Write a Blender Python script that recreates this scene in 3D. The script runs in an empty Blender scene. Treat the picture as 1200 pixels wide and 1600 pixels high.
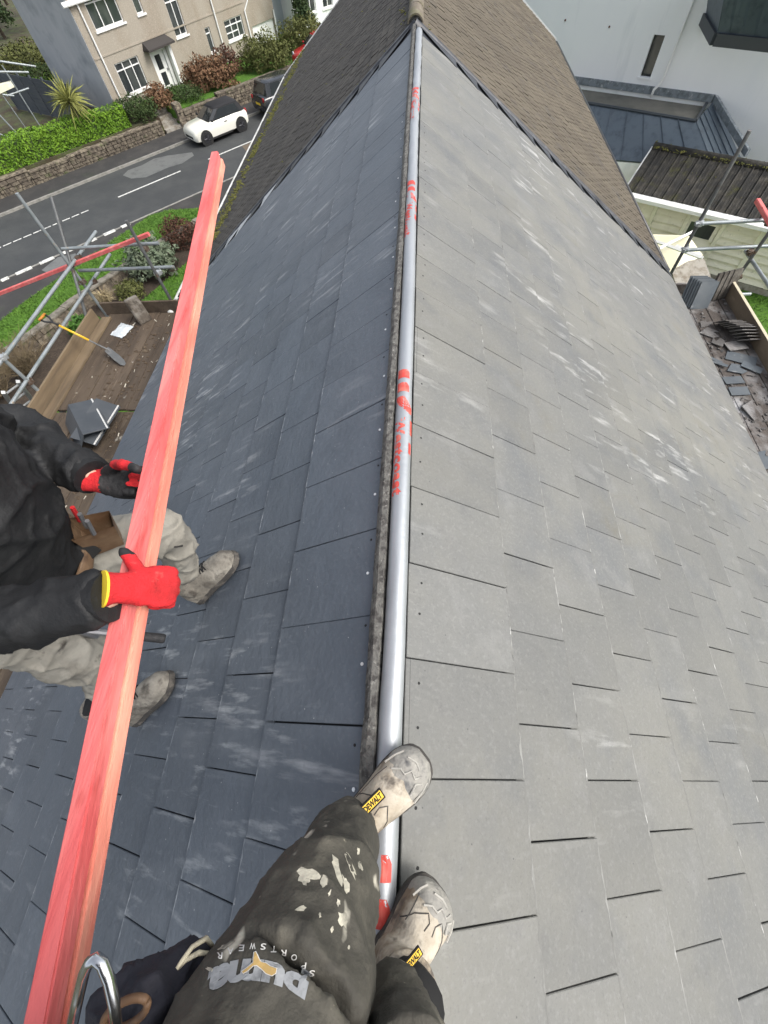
import bpy, bmesh, math, random
from mathutils import Vector as V, Matrix, noise
from mathutils.bvhtree import BVHTree
random.seed(7)
R = math.radians
scene = bpy.context.scene
col = scene.collection

# ---------------------------------------------------------------- camera
F, PT, YW, RL = 629.8, 1.0594, -0.1771, -0.141
CAM = V((0.1019, 0.0992, 1.1836))
cp, sp, cy, sy, cr, sr = math.cos(PT), math.sin(PT), math.cos(YW), math.sin(YW), math.cos(RL), math.sin(RL)
FWD = V((sy*cp, cy*cp, -sp)); RT0 = V((cy, -sy, 0)); UP0 = RT0.cross(FWD)
RT = RT0*cr + UP0*sr; UPV = -RT0*sr + UP0*cr
cd = bpy.data.cameras.new('camera'); cam = bpy.data.objects.new('camera', cd); col.objects.link(cam)
cd.sensor_fit = 'VERTICAL'; cd.sensor_height = 36; cd.sensor_width = 27; cd.lens = F/1600*36
cd.clip_start = 0.02; cd.clip_end = 600
cam.matrix_world = Matrix(((RT.x, UPV.x, -FWD.x, CAM.x), (RT.y, UPV.y, -FWD.y, CAM.y), (RT.z, UPV.z, -FWD.z, CAM.z), (0, 0, 0, 1)))
scene.camera = cam

# ---------------------------------------------------------------- sky, sun, exposure
SUN = V((0.64, -0.12, 0.74)).normalized()
w = bpy.data.worlds.new('World'); scene.world = w; w.use_nodes = True
nt = w.node_tree; nt.nodes.clear()
sky = nt.nodes.new('ShaderNodeTexSky'); sky.sky_type = 'NISHITA'; sky.sun_disc = False
sky.sun_elevation = math.asin(SUN.z); sky.sun_rotation = math.atan2(SUN.x, SUN.y)
sky.air_density = 1.0; sky.dust_density = 4.0; sky.ozone_density = 1.0
hs = nt.nodes.new('ShaderNodeHueSaturation'); hs.inputs['Saturation'].default_value = 0.38
bg = nt.nodes.new('ShaderNodeBackground'); bg.inputs['Strength'].default_value = 0.15
wo = nt.nodes.new('ShaderNodeOutputWorld')
nt.links.new(sky.outputs[0], hs.inputs['Color']); nt.links.new(hs.outputs[0], bg.inputs[0]); nt.links.new(bg.outputs[0], wo.inputs[0])
sd = bpy.data.lights.new('sun', 'SUN'); sd.energy = 1.08; sd.angle = R(26); sd.color = (1, .965, .91)
so = bpy.data.objects.new('sun', sd); col.objects.link(so)
so.rotation_euler = SUN.to_track_quat('Z', 'Y').to_euler()
scene.view_settings.view_transform = 'Standard'; scene.view_settings.look = 'None'
scene.view_settings.exposure = 0.88; scene.view_settings.gamma = 1.0
scene.cycles.max_bounces = 5; scene.cycles.diffuse_bounces = 3; scene.cycles.glossy_bounces = 3

# ---------------------------------------------------------------- measuring helpers (photograph pixel -> place in the world)
def ray(x, y): return (RT*((x-600)/F) + UPV*((800-y)/F) + FWD)
def at(x, y, z): d = ray(x, y); return CAM + d*((z-CAM.z)/d.z)
def atx(x, y, X): d = ray(x, y); return CAM + d*((X-CAM.x)/d.x)
def aty(x, y, Y): d = ray(x, y); return CAM + d*((Y-CAM.y)/d.y)
def atd(x, y, dep): return CAM + ray(x, y)*dep
def atpl(x, y, p, n): d = ray(x, y); return CAM + d*((p-CAM).dot(n)/d.dot(n))
def atvert(b, x, y):
    d = ray(x, y); t = ((b.x-CAM.x)*d.x+(b.y-CAM.y)*d.y)/(d.x*d.x+d.y*d.y); return V((b.x, b.y, CAM.z+d.z*t))
def pix(p):
    q = p-CAM; z = q.dot(FWD); return 600+F*q.dot(RT)/z, 800-F*q.dot(UPV)/z, z

# ---------------------------------------------------------------- materials
MATS = {}
def mat(name, c, rough=.7, layers=(), bump=(), metal=0., spec=.5, rand=0., coord='world', coat=0., trans=0., emit=None):
    """layers: (colour, scale, lo, hi, stretch, amount, detail) laid over the base colour through a noise; bump: (scale, strength, stretch)."""
    if name in MATS: return MATS[name]
    m = bpy.data.materials.new(name); m.use_nodes = True; t = m.node_tree; N = t.nodes; Lk = t.links.new
    b = N['Principled BSDF']; b.inputs['Roughness'].default_value = rough; b.inputs['Metallic'].default_value = metal
    b.inputs['Specular IOR Level'].default_value = spec; b.inputs['Coat Weight'].default_value = coat
    b.inputs['Transmission Weight'].default_value = trans
    src = None
    def co(st):
        nonlocal src
        if src is None:
            if coord == 'world': src = N.new('ShaderNodeNewGeometry').outputs['Position']
            else: src = N.new('ShaderNodeTexCoord').outputs['Object']
        if st is None: return src
        mp = N.new('ShaderNodeMapping')
        if len(st) == 3: mp.inputs['Scale'].default_value = st
        else: mp.inputs['Rotation'].default_value = st[3:]; mp.inputs['Scale'].default_value = st[:3]; mp.vector_type = 'TEXTURE' if False else 'POINT'
        Lk(src, mp.inputs['Vector']); return mp.outputs[0]
    rgb = N.new('ShaderNodeRGB'); rgb.outputs[0].default_value = (*c, 1); cur = rgb.outputs[0]
    for l in layers:
        c2, sc, lo, hi = l[:4]; st = l[4] if len(l) > 4 else None; amt = l[5] if len(l) > 5 else 1.; det = l[6] if len(l) > 6 else 4
        if det == 'spots':
            n = N.new('ShaderNodeTexVoronoi'); n.inputs['Scale'].default_value = sc; Lk(co(st), n.inputs['Vector']); f = n.outputs['Distance']
        else:
            n = N.new('ShaderNodeTexNoise'); n.inputs['Scale'].default_value = sc; n.inputs['Detail'].default_value = det; n.inputs['Roughness'].default_value = .6
            Lk(co(st), n.inputs['Vector']); f = n.outputs['Fac']
        mr = N.new('ShaderNodeMapRange'); mr.inputs['From Min'].default_value = lo; mr.inputs['From Max'].default_value = hi
        mr.inputs['To Max'].default_value = amt; Lk(f, mr.inputs['Value'])
        if len(l) > 7:      # only in some zones
            n2 = N.new('ShaderNodeTexNoise'); n2.inputs['Scale'].default_value = l[7]; n2.inputs['Detail'].default_value = 3; Lk(co(None), n2.inputs['Vector'])
            m2 = N.new('ShaderNodeMapRange'); m2.inputs['From Min'].default_value = .50; m2.inputs['From Max'].default_value = .66; Lk(n2.outputs['Fac'], m2.inputs['Value'])
            mm = N.new('ShaderNodeMath'); mm.operation = 'MULTIPLY'; Lk(mr.outputs[0], mm.inputs[0]); Lk(m2.outputs[0], mm.inputs[1]); mr = mm
        mx = N.new('ShaderNodeMix'); mx.data_type = 'RGBA'; Lk(mr.outputs[0], mx.inputs['Factor']); Lk(cur, mx.inputs['A']); mx.inputs['B'].default_value = (*c2, 1)
        cur = mx.outputs['Result']
    if rand:
        oi = N.new('ShaderNodeObjectInfo'); mr = N.new('ShaderNodeMapRange'); mr.inputs['To Min'].default_value = 1-rand; mr.inputs['To Max'].default_value = 1+rand
        Lk(oi.outputs['Random'], mr.inputs['Value'])
        hv = N.new('ShaderNodeHueSaturation'); Lk(mr.outputs[0], hv.inputs['Value']); Lk(cur, hv.inputs['Color']); cur = hv.outputs[0]
    Lk(cur, b.inputs['Base Color'])
    prev = None
    for (sc, stg, *st) in bump:
        n = N.new('ShaderNodeTexNoise'); n.inputs['Scale'].default_value = sc; n.inputs['Detail'].default_value = 4; Lk(co(st[0] if st else None), n.inputs['Vector'])
        bp = N.new('ShaderNodeBump'); bp.inputs['Strength'].default_value = stg; bp.inputs['Distance'].default_value = .6/sc
        Lk(n.outputs['Fac'], bp.inputs['Height'])
        if prev: Lk(prev, bp.inputs['Normal'])
        prev = bp.outputs[0]
    if prev: Lk(prev, b.inputs['Normal'])
    MATS[name] = m; return m

# ---------------------------------------------------------------- mesh builders
class MB:
    def __init__(s): s.v = []; s.f = []; s.m = []
    def add(s, vs, fs, mi=0, M=None):
        o = len(s.v); s.v += [(M @ V(p)) if M else V(p) for p in vs]; s.f += [tuple(i+o for i in f) for f in fs]; s.m += [mi]*len(fs); return s
    def box(s, a, b, M=None, mi=0):
        (x0, y0, z0), (x1, y1, z1) = a, b
        return s.add([(x0,y0,z0),(x1,y0,z0),(x1,y1,z0),(x0,y1,z0),(x0,y0,z1),(x1,y0,z1),(x1,y1,z1),(x0,y1,z1)],
                     [(3,2,1,0),(4,5,6,7),(0,1,5,4),(1,2,6,5),(2,3,7,6),(3,0,4,7)], mi, M)
    def prism(s, out, z0, z1, M=None, mi=0):
        a = sum(out[i][0]*out[(i+1) % len(out)][1]-out[(i+1) % len(out)][0]*out[i][1] for i in range(len(out)))
        if a < 0: out = out[::-1]
        n = len(out); vs = [(x, y, z0) for x, y in out]+[(x, y, z1) for x, y in out]
        return s.add(vs, [tuple(range(n))[::-1], tuple(range(n, 2*n))]+[(i, (i+1) % n, n+(i+1) % n, n+i) for i in range(n)], mi, M)
    def tube(s, pts, r, n=10, mi=0, caps=True, flat=None, M=None):
        pts = [V(p) for p in pts]; k = len(pts); rs = r if isinstance(r, (list, tuple)) else [r]*k
        d0 = (pts[1]-pts[0]).normalized(); up = V((0, 0, 1)) if abs(d0.z) < .9 else V((0, 1, 0))
        if flat is not None: up = V(flat)
        vs = []; fs = []
        for i, p in enumerate(pts):
            d = (pts[min(i+1, k-1)]-pts[max(i-1, 0)]).normalized()
            a = d.cross(up).normalized(); b = a.cross(d).normalized()
            ra, rb = rs[i] if isinstance(rs[i], (list, tuple)) else (rs[i], rs[i])
            vs += [p+a*(ra*math.cos(2*math.pi*j/n))+b*(rb*math.sin(2*math.pi*j/n)) for j in range(n)]
        for i in range(k-1):
            for j in range(n): fs.append((i*n+j, i*n+(j+1) % n, (i+1)*n+(j+1) % n, (i+1)*n+j))
        if caps: fs += [tuple(range(n))[::-1], tuple(range((k-1)*n, k*n))]
        return s.add(vs, fs, mi, M)
    def ball(s, c, r, nu=10, nv=7, mi=0, M=None):
        r = r if isinstance(r, (list, tuple)) else (r, r, r); vs = []; fs = []
        for i in range(nv+1):
            th = math.pi*i/nv
            for j in range(nu): ph = 2*math.pi*j/nu; vs.append((c[0]+r[0]*math.sin(th)*math.cos(ph), c[1]+r[1]*math.sin(th)*math.sin(ph), c[2]+r[2]*math.cos(th)))
        for i in range(nv):
            for j in range(nu): fs.append((i*nu+j, (i+1)*nu+j, (i+1)*nu+(j+1) % nu, i*nu+(j+1) % nu))
        return s.add(vs, fs, mi, M)
    def mesh(s, name, mats, smooth=False, bevel=0, seg=1):
        me = bpy.data.meshes.new(name); me.from_pydata([tuple(p) for p in s.v], [], s.f)
        mats = mats if isinstance(mats, (list, tuple)) else [mats]
        for m in mats: me.materials.append(m)
        if len(mats) > 1: me.polygons.foreach_set('material_index', s.m)
        if bevel:
            bm = bmesh.new(); bm.from_mesh(me); bmesh.ops.remove_doubles(bm, verts=bm.verts, dist=1e-6)
            bmesh.ops.bevel(bm, geom=list(bm.edges), offset=bevel, segments=seg, affect='EDGES', clamp_overlap=True); bm.to_mesh(me); bm.free()
        if smooth is True: me.polygons.foreach_set('use_smooth', [True]*len(me.polygons))
        elif smooth: me.polygons.foreach_set('use_smooth', [True]*len(me.polygons)); me.set_sharp_from_angle(angle=R(smooth))
        me.update(); return me
    def build(s, name, mats, parent=None, smooth=False, bevel=0, seg=1, **kw):
        return link(name, s.mesh(name, mats, smooth, bevel, seg), parent, **kw)
PM = {}
def link(name, me, parent=None, label=None, cat=None, group=None, kind=None, local=False, M=None):
    o = bpy.data.objects.new(name, me); col.objects.link(o)
    if parent is not None:
        o.parent = parent
        if not local and parent.name in PM: o.matrix_parent_inverse = PM[parent.name].inverted()
    if M is not None: o.matrix_basis = M; PM[o.name] = M
    tag(o, label, cat, group, kind); return o
def tag(o, label=None, cat=None, group=None, kind=None):
    for k, v in (('label', label), ('category', cat), ('group', group), ('kind', kind)):
        if v: o[k] = v
    return o
def thing(name, loc, label, cat, group=None, M=None):
    o = bpy.data.objects.new(name, None); col.objects.link(o); o.empty_display_size = .1
    M = M if M is not None else Matrix.Translation(V(loc)); o.matrix_basis = M; PM[o.name] = M
    return tag(o, label, cat, group)
def copy_tree(o, parent=None, M=None):
    c = o.copy(); col.objects.link(c)
    if parent is not None: c.parent = parent; c.matrix_parent_inverse = o.matrix_parent_inverse.copy()
    if M is not None: c.matrix_basis = M; PM[c.name] = M
    for ch in [x for x in col.objects if x.parent == o]: copy_tree(ch, c)
    return c
def frame(o, x, z):
    """matrix with origin o, local x along x, local z near z"""
    x = V(x).normalized(); y = V(z).cross(x).normalized(); z = x.cross(y)
    return Matrix(((x.x, y.x, z.x, o[0]), (x.y, y.y, z.y, o[1]), (x.z, y.z, z.z, o[2]), (0, 0, 0, 1)))
def text_mesh(body, size=1., shear=0., bold=0., space=1., align='LEFT'):
    """letters as flat polygons in their own xy plane -> (verts, faces)"""
    c = bpy.data.curves.new('letters', 'FONT'); c.body = body; c.size = size; c.shear = shear; c.offset = bold; c.space_character = space; c.resolution_u = 3; c.align_x = align
    o = bpy.data.objects.new('letters', c); col.objects.link(o); bpy.context.view_layer.update()
    me = o.to_mesh(); bm = bmesh.new(); bm.from_mesh(me); bmesh.ops.triangulate(bm, faces=bm.faces)
    bmesh.ops.subdivide_edges(bm, edges=[e for e in bm.edges if e.calc_length() > size*.25], cuts=2) if size > 0 else None
    bmesh.ops.triangulate(bm, faces=bm.faces)
    vs = [v.co.copy() for v in bm.verts]; bm.verts.index_update(); fs = [tuple(v.index for v in f.verts) for f in bm.faces]
    bm.free(); o.to_mesh_clear(); bpy.data.objects.remove(o); bpy.data.curves.remove(c)
    return vs, fs

# ================================================================ THE ROOF UNDER THE CAMERA
PITCH = 0.6089; CPI, SPI = math.cos(PITCH), math.sin(PITCH)
W, G, YE, YN = 0.3, 0.2942, 6.47, -2.4
def rp(side, s, y, h=0): return V((side*(s*CPI+h*SPI), y, -s*SPI+h*CPI))
def rmat(side, s, y, h=0, tilt=0., yaw=0.):
    c, s_ = CPI, SPI
    if side > 0: B = Matrix(((c, 0, s_), (0, 1, 0), (-s_, 0, c)))
    else: B = Matrix(((-c, 0, -s_), (0, -1, 0), (-s_, 0, c)))
    M = (B @ Matrix.Rotation(tilt, 3, 'Y') @ Matrix.Rotation(yaw, 3, 'Z')).to_4x4(); M.translation = rp(side, s, y, h); return M
dust = (.43, .43, .41)
m_slate_shaded = mat('blue grey slate', (.086, .103, .126), .46, [((.106, .122, .144), 1.3, .35, .7), ((.060, .073, .092), 3.1, .5, .75, None, .6),  # shaded copy of one slate; shade and sky blue put into its colour
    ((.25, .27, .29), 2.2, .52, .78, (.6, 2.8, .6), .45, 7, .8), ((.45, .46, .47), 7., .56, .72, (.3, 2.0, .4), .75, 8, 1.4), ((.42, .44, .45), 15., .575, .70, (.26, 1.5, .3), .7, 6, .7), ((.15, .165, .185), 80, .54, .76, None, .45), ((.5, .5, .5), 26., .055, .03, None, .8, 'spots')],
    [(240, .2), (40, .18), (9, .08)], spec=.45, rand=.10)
m_slate_lit = mat('sunlit dusty slate', (.140, .142, .136), .62, [((.172, .170, .152), .8, .42, .62), ((.112, .118, .122), 2.3, .50, .70, None, .8), ((.20, .20, .192), 5.5, .56, .74, None, .7, 7), ((.10, .10, .098), 11, .58, .76, None, .5, 6),  # lit copy of the same slate; brightness painted in along with real dust
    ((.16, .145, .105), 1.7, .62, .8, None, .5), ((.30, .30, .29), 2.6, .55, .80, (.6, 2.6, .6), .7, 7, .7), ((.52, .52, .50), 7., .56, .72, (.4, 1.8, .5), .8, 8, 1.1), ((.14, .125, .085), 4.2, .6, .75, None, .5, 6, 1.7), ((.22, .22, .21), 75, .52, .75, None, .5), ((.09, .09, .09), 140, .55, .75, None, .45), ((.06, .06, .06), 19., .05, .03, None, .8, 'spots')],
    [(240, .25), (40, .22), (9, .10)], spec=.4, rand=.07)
m_black = mat('black rubber', (.012, .013, .015), .6); m_nailw = mat('galvanised nail', (.75, .76, .76), .3, metal=.3); m_naild = mat('dark nail hole', (.012, .012, .012), .8)
m_render_own = mat('cream render', (.55, .52, .45), .9, [((.4, .38, .33), 2, .4, .7)], [(60, .4)])

house = thing('house', (0, 2, -8.3), 'house whose newly laid smooth grey slates slope down both sides of the open ridge', 'house')
m_edge = mat('weathered grey mortar', (.16, .155, .14), .9, [((.07, .065, .06), 40, .45, .6), ((.32, .31, .28), 60, .6, .7)], [(120, .8)])
SIDES = {1: dict(S1=.5274, s0=.0954, y=0., n=15, m=m_slate_lit), -1: dict(S1=.4749, s0=.0343, y=.1145, n=14, m=m_slate_shaded)}
TH = .0095; TILT = -math.atan(TH/G)
m_wear = {m_slate_shaded.name: mat('chipped blue slate edge', (.10, .115, .135), .7, [((.30, .32, .34), 9, .46, .64), ((.5, .5, .5), 23, .6, .7)]), m_slate_lit.name: mat('chipped grey slate edge', (.15, .15, .14), .8, [((.27, .27, .255), 7, .46, .66), ((.48, .48, .46), 21, .60, .72), ((.06, .06, .055), 13, .6, .68)])}  # base tones repeat the painted light of the slates; the chips are wear
def slate_mesh(L, w, m, skew=0., cutw=None, flip=1):
    wn = 14; rw = random.Random(int(L*1e4)+int((cutw or 0)*1e4))
    b = MB(); a = w/2
    # lower edge at x = 0, upper edge at x = -L, top face z = 0
    y0, y1 = -a, a
    if cutw is None: pts = [(-L, y0), (0, y0), (0, y1), (-L, y1)]
    else: pts = [(-L, y0), (0, y0), (0, y0+cutw), (-L, y0+cutw+skew)] if flip > 0 else [(-L, y1-cutw-skew), (0, y1-cutw), (0, y1), (-L, y1)]
    b.prism(pts, -TH, 0); me = b.mesh('slate', m, bevel=.0018); me.materials.append(m_wear[m.name])
    for p in me.polygons:
        if p.normal.z > .3 and p.normal.x > .3: p.material_index = 1      # the lower arris, worn pale
    ya_, yb_ = min(p[1] for p in pts if p[0] == 0)+.002, max(p[1] for p in pts if p[0] == 0)-.002      # the chipped pale arris along the lower edge
    bm = bmesh.new(); bm.from_mesh(me); row = []
    for j in range(wn+1):
        y = ya_+(yb_-ya_)*j/wn; row.append((bm.verts.new((-.0015, y, .0003)), bm.verts.new((-.0035-.0075*rw.random()**2, y, .0003))))
    for j in range(wn): f = bm.faces.new((row[j][0], row[j+1][0], row[j+1][1], row[j][1])); f.material_index = 1
    bm.normal_update(); bm.to_mesh(me); bm.free(); return me
tiles = []      # (distance, side, course, y centre, y end cut or None)
for sd_, d in SIDES.items():
    for i in range(1, d['n']+1):
        S = d['S1']+(i-1)*G; ph = 0 if i % 2 else .5
        k = math.ceil((YN-d['y'])/W-ph)
        while True:
            ya = d['y']+(k+ph)*W; yb = ya+W
            if ya > YE-.2: break
            cut = None
            if yb > YE-.125: cut = YE-.12-ya
            c = rp(sd_, S-.15, (ya+yb)/2); x, y, z = pix(c) if (c-CAM).dot(FWD) > .1 else (9e9, 9e9, 1)
            seen = -90 < x < 1290 and -90 < y < 1690
            tiles.append(((c-CAM).length if seen else 99+abs(x), sd_, i, ya, yb, cut, S)); k += 1
tiles.sort()
std = {}
for sd_, d in SIDES.items():
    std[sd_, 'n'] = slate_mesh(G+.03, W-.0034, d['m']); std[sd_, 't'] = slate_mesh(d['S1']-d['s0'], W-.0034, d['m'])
nailw = MB().tube([(0, 0, -.002), (0, 0, .0022)], [.0058, .005], 8).mesh('nail', m_nailw); naild = MB().tube([(0, 0, -.002), (0, 0, .0012)], [.0048, .004], 7).mesh('nail', m_naild)
rest = {1: MB(), -1: MB()}
for n_, (dist, sd_, i, ya, yb, cut, S) in enumerate(tiles):
    d = SIDES[sd_]; L = (d['S1']-d['s0']) if i == 1 else G+.03
    jit = random.uniform(-.0012, .0012)
    M = rmat(sd_, S+random.uniform(-.0025, .0025), (ya+yb)/2+random.uniform(-.0008, .0008), .002+jit, TILT+random.uniform(-.002, .002), R(random.uniform(-.16, .16)))
    if cut is None: me = std[sd_, 't' if i == 1 else 'n']
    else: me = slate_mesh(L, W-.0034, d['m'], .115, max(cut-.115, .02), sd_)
    if n_ < 300:
        o = link('slate', me, house, M=M); o.matrix_parent_inverse = PM[house.name].inverted()
        if i == 1 and dist < 6.5:
            L1 = d['S1']-d['s0']
            for yy, nm in ((.0, nailw if sd_ < 0 else naild), (.115, naild)):
                if cut is not None: continue
                nn = link('nail', nm, o, local=True); nn.location = (-L1+.045+random.uniform(-.006, .01), yy*(1 if sd_ > 0 else -1)-(.02 if sd_ > 0 else 0)+random.uniform(-.012, .012), 0)
    else:
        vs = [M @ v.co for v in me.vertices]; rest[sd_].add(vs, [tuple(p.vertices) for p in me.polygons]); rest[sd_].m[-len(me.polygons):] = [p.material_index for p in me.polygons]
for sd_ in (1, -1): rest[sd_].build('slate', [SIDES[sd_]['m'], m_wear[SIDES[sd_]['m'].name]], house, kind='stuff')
# deck under the slates, eaves, verge strip, walls
b = MB()
for sd_ in (1, -1):
    sE = SIDES[sd_]['S1']+(SIDES[sd_]['n']-1)*G
    q = [rp(sd_, .03, YN, -.03), rp(sd_, sE-.02, YN, -.03), rp(sd_, sE-.02, YE+.02, -.03), rp(sd_, .03, YE+.02, -.03)]
    q2 = [p-V((0, 0, .1)) for p in q]; b.add(q+q2, [(0,1,2,3),(7,6,5,4),(0,4,5,1),(1,5,6,2),(2,6,7,3),(3,7,4,0)] if sd_ > 0 else [(3,2,1,0),(4,5,6,7),(1,5,4,0),(2,6,5,1),(3,7,6,2),(0,4,7,3)])
b.build('roof_deck', m_black, house)
sE = {k: SIDES[k]['S1']+(SIDES[k]['n']-1)*G for k in (1, -1)}
b = MB()
for sd_ in (1, -1):    # black half round gutter
    p = rp(sd_, sE[sd_]+.035, 0, -.055); pr = [(math.cos(a)*.056, math.sin(a)*.056) for a in [math.pi+math.pi*j/8 for j in range(9)]]
    pr2 = [(x*.9, z*.9) for x, z in pr[::-1]]
    out = pr+pr2; Mg = Matrix(((1,0,0,p.x),(0,0,-1,0),(0,1,0,p.z),(0,0,0,1)))
    b.prism(out, -6.5, -YN, Mg)
b.build('gutter', mat('black plastic gutter', (.015, .016, .018), .35), house, smooth=40)
m_lead_d = mat('dark lead', (.022, .024, .030), .45, [((.07, .075, .085), 14, .5, .7)])
for sd_ in (1, -1):    # folded lead strip where the new slates meet the old tiles
    b = MB(); y0, y1 = YE-.015, YE+.085
    prof = [(y0-.36, -.024), (y0-.36, -.018), (y0+.01, -.012), (y0+.03, .016), (y0+.058, .02), (y1, .012), (y1, -.02)]
    vs = []; fs = []; ns = 24
    for j in range(ns+1):
        s = .0+j/ns*(sE[sd_]+.03)
        vs += [rp(sd_, s, y+random.uniform(-.002, .002), h+random.uniform(-.002, .002)) for y, h in prof]
    k = len(prof)
    for j in range(ns): fs += [(j*k+i, j*k+(i+1) % k, (j+1)*k+(i+1) % k, (j+1)*k+i) for i in range(k)]
    b.add(vs, [f if sd_ < 0 else f[::-1] for f in fs]); b.build('verge_strip', mat('dark lead', (.022, .024, .030), .45, [((.07, .075, .085), 14, .5, .7)]), house, smooth=50)
m_lead_glint = mat('lead with painted glint', (.42, .44, .46), .5, [((.25, .27, .29), 9, .5, .7)])  # a few soakers coloured pale to stand in for glints
for sd_ in (1, -1):    # dark soakers tucked under each course at the junction
    for i in range(1, SIDES[sd_]['n']+1):
        S = SIDES[sd_]['S1']+(i-1)*G; S0 = S-G if i > 1 else .06; b = MB(); wd = random.uniform(.22, .28)
        q = [rp(sd_, S0+.01, YE-.02, .0035), rp(sd_, S0+.01, YE+.02, .0035), rp(sd_, S-.004, YE+.02, .0065), rp(sd_, S-.004, YE-wd, .0065)]; q += [p-V((0, 0, .004)) for p in q]
        o = b.add(q, [(0,1,2,3),(7,6,5,4),(0,4,5,1),(1,5,6,2),(2,6,7,3),(3,7,4,0)]).build('soaker', m_lead_d if sd_ > 0 or i not in (8, 10, 11) else m_lead_glint, house); me = o.data
        if sd_ > 0: me.flip_normals()
b = MB()   # gritty cut edge of the ridge batten on the shaded side
vs = []; fs = []; ny = 420
for j in range(ny+1):
    y = YN+(YE-.05-YN)*j/ny
    e = noise.noise(V((y*9, 0, 0)))*.004+noise.noise(V((y*40, 3, 0)))*.003
    ring = [rp(-1, .052+e, y, -.004), rp(-1, .034+e*.6, y, .006+e), rp(-1, .022, y, .009+e), V((-.004+e, y, .0+e)), V((.008, y, -.05))]
    vs += ring
for j in range(ny): fs += [(j*5+i, j*5+i+1, (j+1)*5+i+1, (j+1)*5+i) for i in range(4)]
b.add(vs, fs).build('ridge_batten', m_edge, house)
b = MB()    # black membrane trough along the ridge
b.add([rp(1, .11, YN, -.012), rp(1, .11, YE-.05, -.012), V((.066, YE-.05, -.075)), V((.066, YN, -.075)), V((.0, YN, -.065)), V((.0, YE-.05, -.065))], [(0,1,2,3),(3,2,5,4)])
b.build('membrane', m_black, house)
b = MB(); b.box((-3.2, YN+.1, -8.9), (3.35, YE-.15, -3.0)); b.build('wall', m_render_own, house)
b = MB(); 
for s_ in (1, -1): x = rp(s_, sE[s_], 0).x; b.box((min(x, x-s_*.03)-.0, YN, -2.93), (max(x, x-s_*.03), YE, -2.72))
b.build('fascia', mat('white upvc', (.78, .78, .76), .4), house)

# silver membrane roll lying in the open ridge, with its red print
RR = .0318; RC = (.0335, -.018)
m_foil = mat('silver foil', (.40, .42, .44), .5, [((.29, .31, .33), 5, .45, .7, (1, .3, 1), .6)], [(14, .06, (1, 2.5, 1)), (90, .04)], metal=.55, spec=.5)
m_redink = mat('red print', (.55, .06, .045), .5, [((.68, .2, .15), 12, .5, .7)])
def roll_pt(y, ang, lift=0):
    # ang 0 = top, + towards the bright side; the far end is crumpled
    k = max(0., min(1., (y-2.2)/2.))*.006
    r = RR+lift+k*noise.noise(V((y*11, ang*1.5, 2)))+.0016*noise.noise(V((y*5, ang*2, 7)))+.0007*noise.noise(V((y*19, ang*3, 9)))
    cx = RC[0]+.004*math.sin(y*1.3)+.003*noise.noise(V((y*1.1, 0, 0)))
    return V((cx+r*math.sin(ang), y, RC[1]+r*math.cos(ang)))
roll = thing('ridge_roll', (0, 2, -.03), 'silver foil roll with red lettering lying along the open roof ridge', 'membrane roll')
b = MB(); vs = []; fs = []; ny = 260; na = 20; yA, yB = -2.0, 6.2
for j in range(ny+1):
    for i in range(na): vs.append(roll_pt(yA+(yB-yA)*j/ny, 2*math.pi*i/na))
for j in range(ny):
    for i in range(na): fs.append((j*na+i, j*na+(i+1) % na, (j+1)*na+(i+1) % na, (j+1)*na+i))
fs += [tuple(range(na))[::-1], tuple(range(ny*na, (ny+1)*na))]
b.add(vs, fs).build('foil', m_foil, roll, smooth=True)
def ink(b, polys2d, y0):
    """2-D print (u = run along the roll towards the viewer, v = round the roll) laid on the foil"""
    for vs, fs in polys2d: b.add([roll_pt(y0-u, v/RR, .0005) for u, v in vs], [f for f in fs])
def rect(u0, u1, v0, v1, nu=6, nv=4, shape=None):
    vs = []; fs = []
    for i in range(nu+1):
        for j in range(nv+1):
            u = u0+(u1-u0)*i/nu; lo, hi = (v0, v1) if shape is None else shape((u-u0)/(u1-u0)); vs.append((u, lo+(hi-lo)*j/nv))
    for i in range(nu):
        for j in range(nv): fs.append((i*(nv+1)+j, i*(nv+1)+j+1, (i+1)*(nv+1)+j+1, (i+1)*(nv+1)+j))
    return vs, fs
tv, tf = text_mesh('Westcoast', .058, bold=.0022, space=1.08)
tw = max(p.x for p in tv); txt = ([(p.x*(.345/tw), p.y-.033) for p in tv], tf)
def logo(y0):
    def one(s): b = MB(); ink(b, [s], y0); b.build('emblem', m_redink, roll)
    for u in (0., .075): one(rect(u, u+.048, -.030, .022, 6, 5, lambda t: (-.030, .022-.03*max(0, .35-t))))
    one(rect(.150, .235, -.02, .03, 8, 5, lambda t: (-.034+.058*t*t, .002+.036*min(1, t*1.6))))
    one(rect(.265, .335, .030, .045)); one(rect(.375, .425, .026, .042))
    return
def words_(b, y0):
    ink(b, [([(u+.262, v) for u, v in txt[0]], txt[1])], y0)
for y0 in (1.42, 3.05, -.14, 4.6): b = MB(); logo(y0); b = MB(); words_(b, y0); b.build('lettering', m_redink, roll)

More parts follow.
